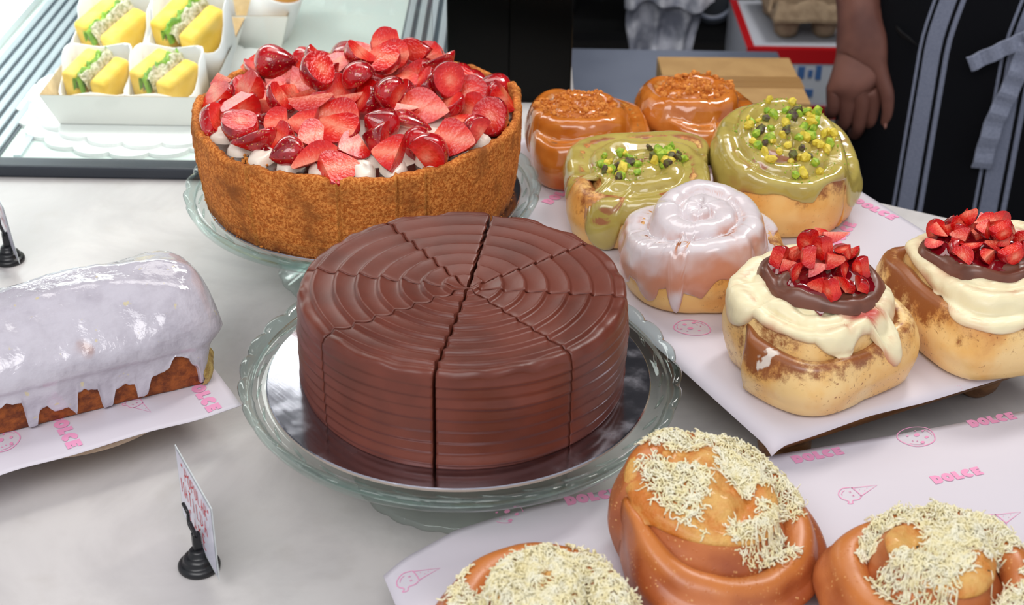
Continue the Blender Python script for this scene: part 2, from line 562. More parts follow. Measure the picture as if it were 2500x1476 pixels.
    MAT['lettuce'] = plain('lettuce', (150, 196, 60), 0.5, c2=(110, 160, 50), nscale=120)
    MAT['pad'] = plain('white_scalloped_board', (240, 242, 240), 0.5)
    MAT['carton'] = plain('brown_carton', (184, 146, 94), 0.75, c2=(174, 136, 86), nscale=30)
    MAT['tape'] = plain('brown_tape', (160, 122, 76), 0.35)
    MAT['box_white'] = plain('white_box_card', (200, 204, 214), 0.6)
    MAT['box_red'] = plain('red_print', (190, 14, 24), 0.5)
    MAT['box_blue'] = plain('blue_print', (70, 110, 168), 0.5)
    MAT['pulp'] = plain('moulded_pulp', (160, 138, 112), 0.9, c2=(140, 118, 94), nscale=60, bump=0.4, bscale=200)
    MAT['steel_table'] = plain('grey_prep_table', (124, 132, 150), 0.35, c2=(114, 122, 140), nscale=8)
    MAT['green'] = plain('green_plastic', (20, 150, 62), 0.4)
    MAT['dark'] = plain('dark_shelf', (16, 17, 19), 0.5)
    MAT['dark_grey'] = plain('dark_grey_plastic', (42, 46, 52), 0.35)
    MAT['wall'] = plain('dark_painted_wall', (24, 24, 27), 0.8)
    MAT['floor'] = plain('grey_floor', (64, 62, 62), 0.6)
    MAT['ceiling'] = plain('grey_ceiling', (150, 150, 152), 0.8)
    t = NT('mottled_grey_cloth')
    t.set(col=t.mix(t.ramp(t.noise(22, 4, .6), .38, .62), lin((232, 234, 244)), lin((156, 160, 176))), rough=0.85)
    MAT['mottled'] = t.m
    t = NT('dark_brown_skin')
    t.set(col=t.mix(t.ramp(t.noise(14, 3), .35, .7), lin((128, 84, 72)), lin((96, 58, 50))), rough=0.5)
    t.sss(0.1, (1, .3, .2), 0.006)
    MAT['skin'] = t.m
    MAT['nail'] = plain('fingernail', (176, 124, 112), 0.3)
    t = NT('striped_apron_cloth')
    u = t.attr('u')
    def band(a, b):
        return t.math('MULTIPLY', t.math('GREATER_THAN', u, a), t.math('LESS_THAN', u, b))
    s_ = None
    for a, b in [(k * 0.110 + p_, k * 0.110 + q_) for k in range(3) for p_, q_ in ((0.0, 0.004), (0.0085, 0.031), (0.0365, 0.043))]:
        x = band(a, b)
        s_ = x if s_ is None else t.math('MAXIMUM', s_, x)
    weave = t.ramp(t.noise(900, 2), 0.3, 0.7)
    grey = t.mix(weave, lin((112, 118, 138)), lin((142, 148, 168)))
    t.set(col=t.mix(s_, lin((8, 9, 15)), grey), rough=0.9, spec=0.2, normal=t.bump(t.noise(1200, 2), 0.2, 0.0004))
    MAT['apron'] = t.m
    MAT['tie'] = plain('grey_apron_tie', (126, 132, 152), 0.9, c2=(146, 152, 172), nscale=400)
    MAT['navy'] = plain('navy_black_cloth', (12, 14, 22), 0.9)
build_materials()

# ------------------------------------------------------------------ the room and the counter
def struct(o):
    o['kind'] = 'structure'
    return o
struct(box('floor', (0, 2.0, -0.92), (6, 6, 0.04), MAT['floor']))
struct(box('ceiling', (0, 3.05, 1.62), (6, 3.9, 0.04), MAT['ceiling']))
struct(box('wall_back', (0, 4.4, 0.35), (6, 0.06, 2.5), MAT['wall']))
struct(box('wall_right', (2.6, 2.9, 0.35), (0.06, 3.0, 2.5), MAT['wall']))

def prism(name, poly, z0, z1, mat, parent=None, bevel=0.0):
    bm = bmesh.new()
    b = [bm.verts.new((x, y, z0)) for x, y in poly]
    t = [bm.verts.new((x, y, z1)) for x, y in poly]
    n = len(poly)
    bm.faces.new(b[::-1])
    bm.faces.new(t)
    for i in range(n):
        bm.faces.new((b[i], b[(i + 1) % n], t[(i + 1) % n], t[i]))
    if bevel:
        bmesh.ops.bevel(bm, geom=[e for e in bm.edges if all(abs(v.co.z - z1) < 1e-6 for v in e.verts)], offset=bevel, segments=2, affect='EDGES')
    return from_bm(name, bm, mat, parent)

counter = thing('shop_counter', 'long pale stone shop counter carrying all the cakes and buns', 'counter', (0, 0, -0.9))
def cut_line(x): return 1.602 - 0.527 * (x - 0.07)
prism('worktop', [(-1.7, 0.42), (0.95, 0.42), (0.95, cut_line(0.95)), (0.07, 1.602), (0.07, 2.42), (-1.7, 2.42)], 0.87, 0.9, MAT['counter'], counter, 0.003)
prism('cabinet_body', [(-1.66, 0.46), (0.90, 0.46), (0.90, cut_line(0.95)), (-0.10, 1.57), (-0.10, 2.38), (-1.66, 2.38)], 0.0, 0.87, MAT['case_white'], counter)

# ------------------------------------------------------------------ refrigerated display case
def display_case():
    X0, X1, Y0, Y1, Z1 = -1.0, -0.086, 1.462, 2.40, 0.46
    c = thing('display_case', 'glass fronted refrigerated display case with a dark bottom rail and lit white inside', 'display case', (0, 0, 0))
    box('bottom_rail', ((X0 + X1) / 2, Y0 + 0.0125, 0.007), (X1 - X0, 0.025, 0.014), MAT['frame_black'], c, bevel=0.003)
    box('case_floor', ((X0 + X1) / 2, (Y0 + Y1) / 2 + 0.0125, 0.003), (X1 - X0, Y1 - Y0 - 0.025, 0.005), MAT['case_floor'], c)
    box('glass_pane', ((X0 + X1) / 2, Y0 + 0.012, 0.012 + (Z1 - 0.012) / 2), (X1 - X0, 0.005, Z1 - 0.014), MAT['glass_pane'], c)
    box('back_panel', ((X0 + X1) / 2, Y1 - 0.01, Z1 / 2), (X1 - X0, 0.02, Z1), MAT['case_white'], c)
    box('side_panel', (X0 + 0.01, (Y0 + Y1) / 2, Z1 / 2), (0.02, Y1 - Y0 - 0.05, Z1), MAT['case_white'], c)
    box('top_panel', ((X0 + X1) / 2, (Y0 + Y1) / 2 + 0.15, Z1 + 0.008), (X1 - X0, Y1 - Y0 - 0.3, 0.016), MAT['case_white'], c)
    def grille(xa, xb, n, y0, y1):
        g = box('vent_grille', ((xa + xb) / 2, (y0 + y1) / 2, 0.0065), (xb - xa, y1 - y0, 0.002), MAT['dark_gap'], c)
        w = (xb - xa) / n
        for k in range(n):
            s = box('slat', (xa + (k + 0.5) * w, (y0 + y1) / 2, 0.0095), (w * 0.62, y1 - y0, 0.004), MAT['alu'], g, bevel=0.001)
    grille(-0.655, -0.565, 6, 1.50, 2.30)
    grille(-0.152, -0.090, 4, 1.60, 2.30)
    box('floor_strip', (-0.545, 1.90, 0.0075), (0.008, 0.80, 0.004), MAT['alu'], c)
    box('ledge', (-0.80, 1.90, 0.012), (0.27, 0.86, 0.012), MAT['case_white'], c)
    lamp = box('lamp_strip', (-0.42, 1.74, 0.452), (0.80, 0.05, 0.014), MAT['case_white'], c)
    return c
display_case()
area('display_case_lamp', (-0.46, 1.70, 0.44), (-0.52, 1.60, 0), 0.8, 0.08, 1.9, (1.0, 1.0, 0.97))
area('display_case_side_lamp', (-0.86, 1.95, 0.40), (-0.80, 1.9, 0), 0.2, 0.6, 3.5, (0.95, 1.0, 1.0), 110)

def black_column():
    c = thing('black_column', 'glossy black square column standing at the end of the display case', 'column', (-0.008, 1.74, 0))
    box('panel', (-0.037, 0.0, 0.30), (0.074, 0.10, 0.60), MAT['black_gloss'], c, bevel=0.002)
    box('post', (0.0365, 0.004, 0.30), (0.076, 0.10, 0.60), MAT['black_gloss'], c, bevel=0.002)
black_column()

# ------------------------------------------------------------------ sandwiches in the case
def scallop_disc(name, R, n, amp, z0, z1, mat, parent=None):
    m = n * 10
    V, F = [(0, 0, z0), (0, 0, z1)], []
    for i in range(m):
        t = 2 * PI * i / m
        r = R - amp + amp * abs(math.sin(n * t / 2)) ** 0.6 * 1.0
        V += [(r * math.cos(t), r * math.sin(t), z0), (r * math.cos(t), r * math.sin(t), z1)]
    for i in range(m):
        a, b = 2 + 2 * i, 2 + 2 * ((i + 1) % m)
        F += [(0, b, a), (1, a + 1, b + 1), (a, b, b + 1, a + 1)]
    return make(name, V, F, mat, parent, smooth=False)

for k, (dx, dy, z) in enumerate(((0, 0, 0.0055), (0.012, 0.016, 0.0105))):
    p = scallop_disc('scalloped_cake_board', 0.165, 22, 0.010, 0, 0.005, MAT['pad'])
    p.location = (-0.425 + dx, 1.665 + dy, z)
    tag(p, ('white scalloped card round lying on the display case floor, lower of two', 'white scalloped card round directly under the sandwich tray')[k], 'cake board', 'scalloped card rounds under the sandwich tray')

def kraft_tray(name, label, loc, w, d, h, rz=0):
    """open card boat with flared sides: card-coloured inside and white outside"""
    t = thing(name, label, 'tray', loc, (0, 0, rz))
    fl, th = 0.014, 0.0012
    def ring(o, z, e=0): return [(-w / 2 - o - e, -e - o, z), (w / 2 + o + e, -e - o, z), (w / 2 + o + e, d + o + e, z), (-w / 2 - o - e, d + o + e, z)]
    for nm, mt, pts in (('outer_wall', MAT['kraft_white'], (ring(0, 0), ring(fl, h))), ('inner_wall', MAT['kraft'], (ring(-th, th), ring(fl - th, h)))):
        V = pts[0] + pts[1]
        F = [(0, 1, 2, 3)] + [(i, (i + 1) % 4, 4 + (i + 1) % 4, 4 + i) for i in range(4)]
        o = make(nm, V, F, mt, t, smooth=False)
    return t
kraft_tray('sandwich_tray', 'white and brown card tray holding the yellow bread sandwiches', (-0.437, 1.572, 0.0165), 0.160, 0.24, 0.040)

def sandwich(label, loc, rz, tilt, w=0.074, d=0.084, h=0.062):
    s = thing('sandwich', label, 'sandwich', loc, (tilt, 0, rz), 'yellow bread sandwiches in the card tray')
    a = Acc()
    n = 12
    prof = []
    for (x, y) in catmull([(-w / 2, -d / 2), (0, -d / 2 - 0.004), (w / 2, -d / 2), (w / 2 + 0.003, 0), (w / 2, d / 2), (0, d / 2 + 0.003), (-w / 2, d / 2), (-w / 2 - 0.003, 0)], 4, True):
        prof.append((x, y))
    m = len(prof)
    V = [(x * 0.94, y * 0.94, 0) for x, y in prof]
    V += [(x, y, h * (0.80 + 0.06 * math.sin(3 * math.atan2(y, x)) + (0.16 if y > 0 else 0))) for x, y in prof]
    V += [(x * 0.97, y * 0.97, h * (0.80 + 0.06 * math.sin(3 * math.atan2(y, x)) + (0.16 if y > 0 else 0))) for x, y in prof]
    V += [(x * 0.92, y * 0.92, 0.002) for x, y in prof]
    F = [tuple(range(m - 1, -1, -1))]
    for k in range(3):
        F += [(k * m + i, k * m + (i + 1) % m, (k + 1) * m + (i + 1) % m, (k + 1) * m + i) for i in range(m)]
    make('paper_wrap', V, F, MAT['wrap'], s)
    M = Matrix.Translation((0, 0, h * 0.62)) @ Matrix.Rotation(-0.45, 4, 'Z') @ Matrix.Rotation(0.0, 4, 'X')
    for sx in (-1, 1):
        bm = bmesh.new()
        bm_box(bm, (sx * w * 0.27, 0, 0), (w * 0.30, d * 0.74, h * 0.70), 0, 0.006, 3, M)
        b = from_bm('bread_slice', bm, MAT['bread'], s, True)
    bm = bmesh.new()
    bmesh.ops.create_grid(bm, x_segments=10, y_segments=24, size=0.5)
    V, F = [], []
    nu, nv = 9, 22
    for i in range(nu):
        for j in range(nv):
            x, y = (i / (nu - 1) - 0.5) * w * 0.26, (j / (nv - 1) - 0.5) * d * 0.76
            z = h * 0.36 + 0.006 * float(fbm([[x + loc[0], y, 0]], 160, 2, 5)[0]) - 0.02 * (abs(2 * i / (nu - 1) - 1) ** 4)
            V.append(tuple(M @ Vector((x, y, z))))
    bm.free()
    make('chicken_filling', V, grid_faces(nu, nv), MAT['filling'], s)
    V = []
    for i in range(nu):
        for j in range(nv):
            x, y = (i / (nu - 1) - 0.5) * w * 0.14 - w * 0.09, (j / (nv - 1) - 0.5) * d * 0.82
            z = h * 0.37 + 0.004 * math.sin(j * 1.7) * math.cos(i) - 0.02 * (abs(2 * i / (nu - 1) - 1) ** 4)
            V.append(tuple(M @ Vector((x + 0.003 * math.sin(j), y, z))))
    make('lettuce', V, grid_faces(nu, nv), MAT['lettuce'], s)
    return s
sandwich('sandwich in white paper at the front left corner of the card tray', (-0.478, 1.620, 0.018), 0.06, 0.30, 0.070, 0.074)
sandwich('sandwich in white paper at the front right corner of the card tray', (-0.398, 1.620, 0.018), -0.10, 0.30, 0.074, 0.074)
sandwich('sandwich in white paper behind the front left sandwich in the tray', (-0.474, 1.722, 0.034), -0.16, 0.42, 0.080, 0.084, 0.075)
sandwich('sandwich in white paper behind the front right sandwich in the tray', (-0.385, 1.722, 0.036), -0.08, 0.45, 0.080, 0.084, 0.080)

def wrap_roll(label, loc, rot):
    s = thing('tortilla_wrap', label, 'wrap', loc, rot, 'cut tortilla wraps behind the sandwiches')
    lathe('paper_sleeve', [(0.001, 0), (0.028, 0.0), (0.031, 0.02), (0.032, 0.075), (0.0305, 0.078), (0.029, 0.07)], MAT['wrap'], s, 24)
    lathe('tortilla', [(0.028, 0.06), (0.029, 0.092), (0.0265, 0.096), (0.025, 0.094)], MAT['bread_crust'], s, 24)
    V = [(0, 0, 0.095)]
    F = []
    for k in range(1, 6):
        for i in range(24):
            t = 2 * PI * i / 24
            V.append((0.0052 * k * math.cos(t), 0.0052 * k * math.sin(t), 0.094 + 0.003 * RNG.uniform(-1, 1)))
    F = [(0, 1 + i, 1 + (i + 1) % 24) for i in range(24)]
    for k in range(4):
        F += [(1 + k * 24 + i, 1 + (k + 1) * 24 + i, 1 + (k + 1) * 24 + (i + 1) % 24, 1 + k * 24 + (i + 1) % 24) for i in range(24)]
    make('filling', V, F, MAT['filling'], s)
    V = []
    for i in range(14):
        for j in range(3):
            V.append(((j - 1) * 0.006 + 0.004 * math.sin(i), (i / 13 - 0.5) * 0.040, 0.097 + 0.002 * math.sin(i * 2 + j)))
    make('lettuce', V, grid_faces(14, 3), MAT['lettuce'], s)
kraft_tray('wrap_tray', 'brown and white card tray standing behind the sandwich tray', (-0.405, 1.845, 0.006), 0.20, 0.12, 0.05)
wrap_roll('cut tortilla wrap at the left of the tray behind the sandwiches', (-0.465, 1.885, 0.010), (0.35, 0, 0.2))
wrap_roll('cut tortilla wrap at the middle of the tray behind the sandwiches', (-0.395, 1.885, 0.010), (0.35, 0.1, -0.4))
wrap_roll('cut tortilla wrap at the right of the tray behind the sandwiches', (-0.330, 1.890, 0.010), (0.35, 0.25, 0.3))

# ------------------------------------------------------------------ glass cake stands
def cake_stand(label, x, y):
    s = thing('glass_cake_stand', label, 'cake stand', (x, y, 0), (0, 0, 0.1), 'pressed glass cake stands')
    lathe('plate', [(0.0, 0.0835), (0.146, 0.0835), (0.151, 0.0848), (0.156, 0.087), (0.156, 0.081), (0.146, 0.0785), (0.0, 0.0785)], MAT['glass'], s, 128)
    N = 32
    def lobes(t, k, r, z):
        a = abs(math.sin(N * t / 2))
        f = (a ** 0.7 - 0.6)
        w = {0: 0.3, 1: 0.6, 2: 1, 3: 1, 4: 0.9, 5: 0.3, 6: 0.1, 7: 0, 8: 0}.get(k, 0)
        return r + 0.0030 * f * w, z + 0.0022 * f * (1 if 0 < k < 5 else 0)
    lathe('scalloped_rim', [(0.1555, 0.0868), (0.158, 0.0905), (0.1605, 0.0922), (0.1632, 0.0926), (0.1652, 0.0908), (0.1645, 0.0875), (0.1625, 0.0830), (0.1605, 0.0805), (0.1560, 0.0808)], MAT['glass_rim'], s, N * 12, lobes, close=True)
    lathe('pedestal_foot', [(0.030, 0.0785), (0.022, 0.070), (0.0185, 0.058), (0.020, 0.046), (0.029, 0.034), (0.046, 0.023), (0.064, 0.014), (0.077, 0.0085), (0.083, 0.006), (0.0845, 0.003), (0.083, 0.0002), (0.079, 0.0012), (0.070, 0.0065), (0.055, 0.013), (0.036, 0.022), (0.018, 0.030), (0.0, 0.033)], MAT['glass'], s, 96,
          lambda t, k, r, z: (r + (0.0022 * (abs(math.sin(12 * t)) - 0.5) if 7 < k < 12 else 0), z))
    # moulded pattern under the plate edge: short ribs pressed into the glass
    a = Acc()
    for i in range(N):
        t0 = 2 * PI * (i + 0.08) / N
        t1 = 2 * PI * (i + 0.75) / N
        pts = []
        for q in range(7):
            t = t0 + (t1 - t0) * q / 6
            r = 0.149 + 0.004 * (q / 6)
            pts.append((r * math.cos(t), r * math.sin(t), 0.0848 + 0.0006))
        V, F = tube_geo(pts, [0.0004, 0.0009, 0.0011, 0.0012, 0.0011, 0.0009, 0.0004], 6)
        a.add(V, F)
    make('pressed_pattern', a.V, a.F, MAT['glass_rim'], s)
    return s
S1, S2 = (-0.0376, 0.953), (-0.1405, 1.272)
cake_stand('pressed glass cake stand carrying the chocolate cake', *S1)
cake_stand('pressed glass cake stand carrying the strawberry topped cheesecake', *S2)

def silver_board(label, x, y, R):
    b = thing('silver_cake_board', label, 'cake board', (x, y, 0.0836), (0, 0, 0.7), 'round silver cake boards')
    lathe('foil_top', [(0.0, 0.0024), (R - 0.0008, 0.0024), (R, 0.0018)], MAT['silver'], b, 128, smooth=False)
    lathe('card_edge', [(R, 0.0018), (R, 0.0), (0.0, 0.0)], MAT['board_edge'], b, 128, smooth=False)
silver_board('round silver board between the chocolate cake and its glass stand', S1[0] - 0.0013, S1[1] + 0.0022, 0.1445)
silver_board('round silver board between the cheesecake and its glass stand', S2[0] + 0.001, S2[1] + 0.001, 0.1462)

# ------------------------------------------------------------------ chocolate cake in eight slices
def chocolate_cake():
    cx, cy, R, H = -0.036, 0.955, 0.1195, 0.0770
    z0 = 0.0861
    c = thing('chocolate_cake', 'round chocolate cake with ridged frosting cut into eight slices', 'cake', (cx, cy, z0))
    O = np.array([-0.0322, 0.9495])
    ends = [(930, 530), (1200, 520), (1440, 590), (1520, 720), (1380, 850), (1062, 900), (817, 806), (755, 655)]
    A = []
    for p in ends:
        q = on_z(p[0], p[1], z0 + H)
        A.append(math.atan2(q.y - O[1], q.x - O[0]))
    A = sorted(a % (2 * PI) for a in A)
    wide = {}
    ox, oy = O[0] - cx, O[1] - cy
    # gaps: wider where the two long dark cuts run
    def gap(a):
        d = lambda p: abs((a - math.atan2(on_z(*p, z0 + H).y - O[1], on_z(*p, z0 + H).x - O[0]) + PI) % (2 * PI) - PI)
        if d((1200, 520)) < 0.05: return 0.0013
        if d((1062, 900)) < 0.05: return 0.0012
        return 0.0005
    for k in range(8):
        a0, a1 = A[k], A[(k + 1) % 8]
        if a1 < a0: a1 += 2 * PI
        g0, g1 = gap(A[k]), gap(A[(k + 1) % 8])
        nt, nr, nz = 44, 120, 76
        jit = RNG.uniform(-0.0012, 0.0012)
        V = np.zeros((nt, nr + nz + 2, 3))
        for i in range(nt):
            f = i / (nt - 1)
            t = a0 + (a1 - a0) * f
            d = np.array([math.cos(t), math.sin(t)])
            # distance from the cut point to the rounded outer circle
            b = d[0] * ox + d[1] * oy
            L = -b + math.sqrt(b * b - (ox * ox + oy * oy) + R * R)
            n0 = np.array([-math.sin(a0), math.cos(a0)])
            n1 = np.array([math.sin(a1), -math.cos(a1)])
            e = min(f, 1 - f)
            near = math.exp(-e * 26)
            s = np.linspace(0, 1, nr)
            r = s * L
            shift = n0 * g0 * (1 - f) + n1 * g1 * f
            P = np.zeros((nr, 3))
            P[:, 0] = ox + d[0] * r + shift[0]
            P[:, 1] = oy + d[1] * r + shift[1]
            rr = np.hypot(P[:, 0], P[:, 1])
            wob = 0.0014 * vnoise(np.stack([P[:, 0] * 22, P[:, 1] * 22, np.full(nr, 1.0 + k)], 1), 3)
            ph = (rr + wob + jit * np.minimum(1, rr / .05) - 0.0007 * near) / 0.0160 + 0.12 * (t / (2 * PI))
            fr = ph - np.floor(ph)
            ridge = np.where(fr < 0.86, (fr / 0.86) ** 1.7, 1 - ((fr - 0.86) / 0.14) ** 1.0)
            z = H + 0.0028 * ridge - 0.0006 * near - 0.0012
            edge = np.clip((rr - (R - 0.012)) / 0.012, 0, 1)
            z = z * (1 - edge * 0) + 0.0024 * edge * vnoise(np.stack([P[:, 0] * 75, P[:, 1] * 75, np.zeros(nr)], 1), 9) + 0.0006 * edge
            # rounded shoulder
            sh = np.clip((rr - (R - 0.006)) / 0.006, 0, 1)
            z = z - 0.0050 * (1 - np.sqrt(np.clip(1 - sh ** 2, 0, 1)))
            P[:, 2] = z
            # wavy cut edges
            wv = 0.0007 * np.sin(ph * 2 * PI) * near
            tang = np.array([-d[1], d[0]])
            P[:, 0] += tang[0] * wv
            P[:, 1] += tang[1] * wv
            V[i, :nr] = P
            zt = P[-1, 2]
            base = np.array([ox + d[0] * L + shift[0], oy + d[1] * L + shift[1]])
            out = base / np.linalg.norm(base)
            s2 = np.linspace(0, 1, nz + 1)[1:]
            zz = zt * (1 - s2)
            th = math.atan2(base[1], base[0])
            q = np.stack([np.full(nz, math.cos(th) * 1.6), np.full(nz, math.sin(th) * 1.6), zz * 60 + 0.5 * math.sin(th * 2)], 1)
            ph2 = (zz + 0.004 * math.sin(th + 0.6) + 0.0034 * vnoise(q, 21)) / 0.0086
            fr2 = ph2 - np.floor(ph2)
            amp = 0.0005 + 0.0012 * (0.5 + 0.5 * vnoise(np.stack([np.full(nz, th * 1.5), np.floor(ph2), np.zeros(nz)], 1), 33))
            off = amp * np.where(fr2 < 0.25, fr2 / 0.25, 1 - (fr2 - 0.25) / 0.75) * np.clip(s2 * 9, 0, 1)
            off = off + 0.0012 * vnoise(np.stack([np.full(nz, math.cos(th) * 3), np.full(nz, math.sin(th) * 3), zz * 25], 1), 40)
            off = off + 0.0030 * np.exp(-((zz - 0.004) / 0.006) ** 2) * (0.6 + 0.4 * math.sin(th * 3))
            off = off + 0.0012 * np.sin(PI * s2)
            V[i, nr:nr + nz, 0] = base[0] + out[0] * off
            V[i, nr:nr + nz, 1] = base[1] + out[1] * off
            V[i, nr:nr + nz, 2] = zz
            V[i, nr + nz] = (base[0] * 0.5, base[1] * 0.5, 0)
            V[i, nr + nz + 1] = (ox + shift[0], oy + shift[1], 0)
        m = nr + nz + 2
        F = grid_faces(nt, m)
        F.append(tuple(range(m)))
        F.append(tuple((nt - 1) * m + j for j in range(m - 1, -1, -1)))
        sm = [True] * (len(F) - 2) + [False, False]
        fix_normals(make('cake_slice', V.reshape(-1, 3), F, MAT['choc'], c, sm))
chocolate_cake()

# ------------------------------------------------------------------ strawberries
def berry_variants():
    """cut strawberries: closed pieces sliced from one berry shape; slot 0 = skin, slot 1 = cut flesh"""
    out = []
    def base(L, R, seed):
        bm = bmesh.new()
        n, m = 22, 14
        rows = []
        for j in range(1, m):
            t = j / m
            r = R * (math.sin(PI * t ** 0.72) ** 0.85) * (1.0 if t < 0.5 else 1 - 0.12 * (t - 0.5))
            z = L * (0.5 - t)
            row = []
            for i in range(n):
                a = 2 * PI * i / n
                rr = r * (1 + 0.05 * math.sin(2 * a + seed) + 0.03 * math.sin(3 * a + seed * 2))
                row.append(bm.verts.new((rr * math.cos(a), rr * math.sin(a), z)))
            rows.append(row)
        top, bot = bm.verts.new((0, 0, L * 0.5)), bm.verts.new((0, 0, -L * 0.5))
        for i in range(n):
            i2 = (i + 1) % n
            bm.faces.new((top, rows[0][i], rows[0][i2]))
            bm.faces.new((bot, rows[-1][i2], rows[-1][i]))
            for j in range(m - 2):
                bm.faces.new((rows[j][i], rows[j + 1][i], rows[j + 1][i2], rows[j][i2]))
        return bm
    def cut(bm, co, no):
        g = bm.verts[:] + bm.edges[:] + bm.faces[:]
        r = bmesh.ops.bisect_plane(bm, geom=g, plane_co=co, plane_no=no, clear_outer=True, dist=1e-6)
        es = [e for e in r['geom_cut'] if isinstance(e, bmesh.types.BMEdge) and e.is_valid and e.is_boundary]
        if es:
            f = bmesh.ops.triangle_fill(bm, edges=es, use_beauty=True)
            for x in f['geom']:
                if isinstance(x, bmesh.types.BMFace):
                    x.material_index = 1
    specs = [
        (0.042, 0.0165, [((0, 0, 0), (1, 0, 0))]),
        (0.038, 0.0170, [((0.001, 0, 0), (1, 0.1, 0.05)), ((0, 0, 0.013), (0, 0, 1))]),
        (0.044, 0.0160, [((0, 0, 0), (1, 0, 0)), ((0, 0.0, 0), (0, 1, 0.1))]),
        (0.040, 0.0170, [((0, 0, 0), (1, 0, 0.1)), ((0, 0, 0.004), (0, 0.2, 1))]),
        (0.040, 0.0165, [((0.002, 0, 0), (1, 0, 0)), ((0, 0, -0.004), (0.1, 0, -1))]),
        (0.042, 0.0160, [((0, 0, 0), (0.8, 0.6, 0)), ((0, 0, 0), (-0.5, 0.86, 0)), ((0, 0, 0.012), (0, 0, 1))]),
        (0.044, 0.0170, [((0.006, 0, 0), (1, 0, 0)), ((-0.004, 0, 0), (-1, 0, 0.1))]),
        (0.038, 0.0175, [((0, 0, 0.010), (0.2, 0, 1))]),
        (0.042, 0.0165, [((0.003, 0, 0), (1, 0, 0)), ((0, 0.003, 0), (0, 1, 0)), ((0, 0, 0.004), (0, 0, 1))]),
        (0.042, 0.0165, [((0.007, 0, 0), (1, 0, 0)), ((0, 0, 0.010), (0, 0, 1)), ((0, 0, -0.008), (0, 0, -1))]),
        (0.042, 0.0160, [((0, 0, -0.002), (0, 0, 1)), ((0, 0.003, 0), (0, 1, 0.1))]),
    ]
    for k, (L, R, cuts) in enumerate(specs):
        bm = base(L, R, k * 1.3)
        for co, no in cuts:
            cut(bm, co, no)
        bmesh.ops.recalc_face_normals(bm, faces=bm.faces)
        me = bpy.data.meshes.new('strawberry_piece')
        bm.to_mesh(me)
        bm.free()
        me.materials.append(MAT['berry_skin'])
        me.materials.append(MAT['berry_flesh'])
        me.polygons.foreach_set('use_smooth', [p.material_index == 0 for p in me.polygons])
        n_main = Vector(cuts[0][1]).normalized()
        c = Vector((0, 0, 0))
        for v in me.vertices: c += v.co
        out.append((me, n_main, c / len(me.vertices)))
    return out
BERRY = berry_variants()

def bvh_of(objs):
    """triangles of finished meshes (already in the frame of their thing)"""
    V, F = [], []
    for o in objs:
        off = len(V)
        M = o.matrix_basis
        V += [M @ v.co for v in o.data.vertices]
        F += [tuple(off + i for i in p.vertices) for p in o.data.polygons]
    return BVHTree.FromPolygons(V, F)

def top_z(bvh, x, y, default=0.0):
    h = bvh.ray_cast(Vector((x, y, 1.0)), Vector((0, 0, -1)))
    return h[0].z if h[0] is not None else default

def put_berry(parent, x, y, z, s, rng, face_dir, vi=None):
    me, n, c = BERRY[rng.choice((0, 0, 1, 1, 2, 3, 3, 4, 4, 5, 6, 7, 7, 9)) if vi is None else vi]
    o = bpy.data.objects.new('strawberry_piece', me)
    col.objects.link(o)
    o.parent = parent
    q = n.rotation_difference(Vector(face_dir).normalized())
    fdn = Vector(face_dir).normalized()
    q = q.to_matrix().to_4x4()
    best = min((Matrix.Rotation(k * PI / 18, 4, fdn) @ q for k in range(36)), key=lambda m_: abs((m_ @ Vector((0, 0, 1))).z) + rng.uniform(0, 0.55))
    q = best
    o.matrix_basis = Matrix.Translation((x, y, z)) @ q @ Matrix.Scale(s, 4) @ Matrix.Translation(-c)
    return o

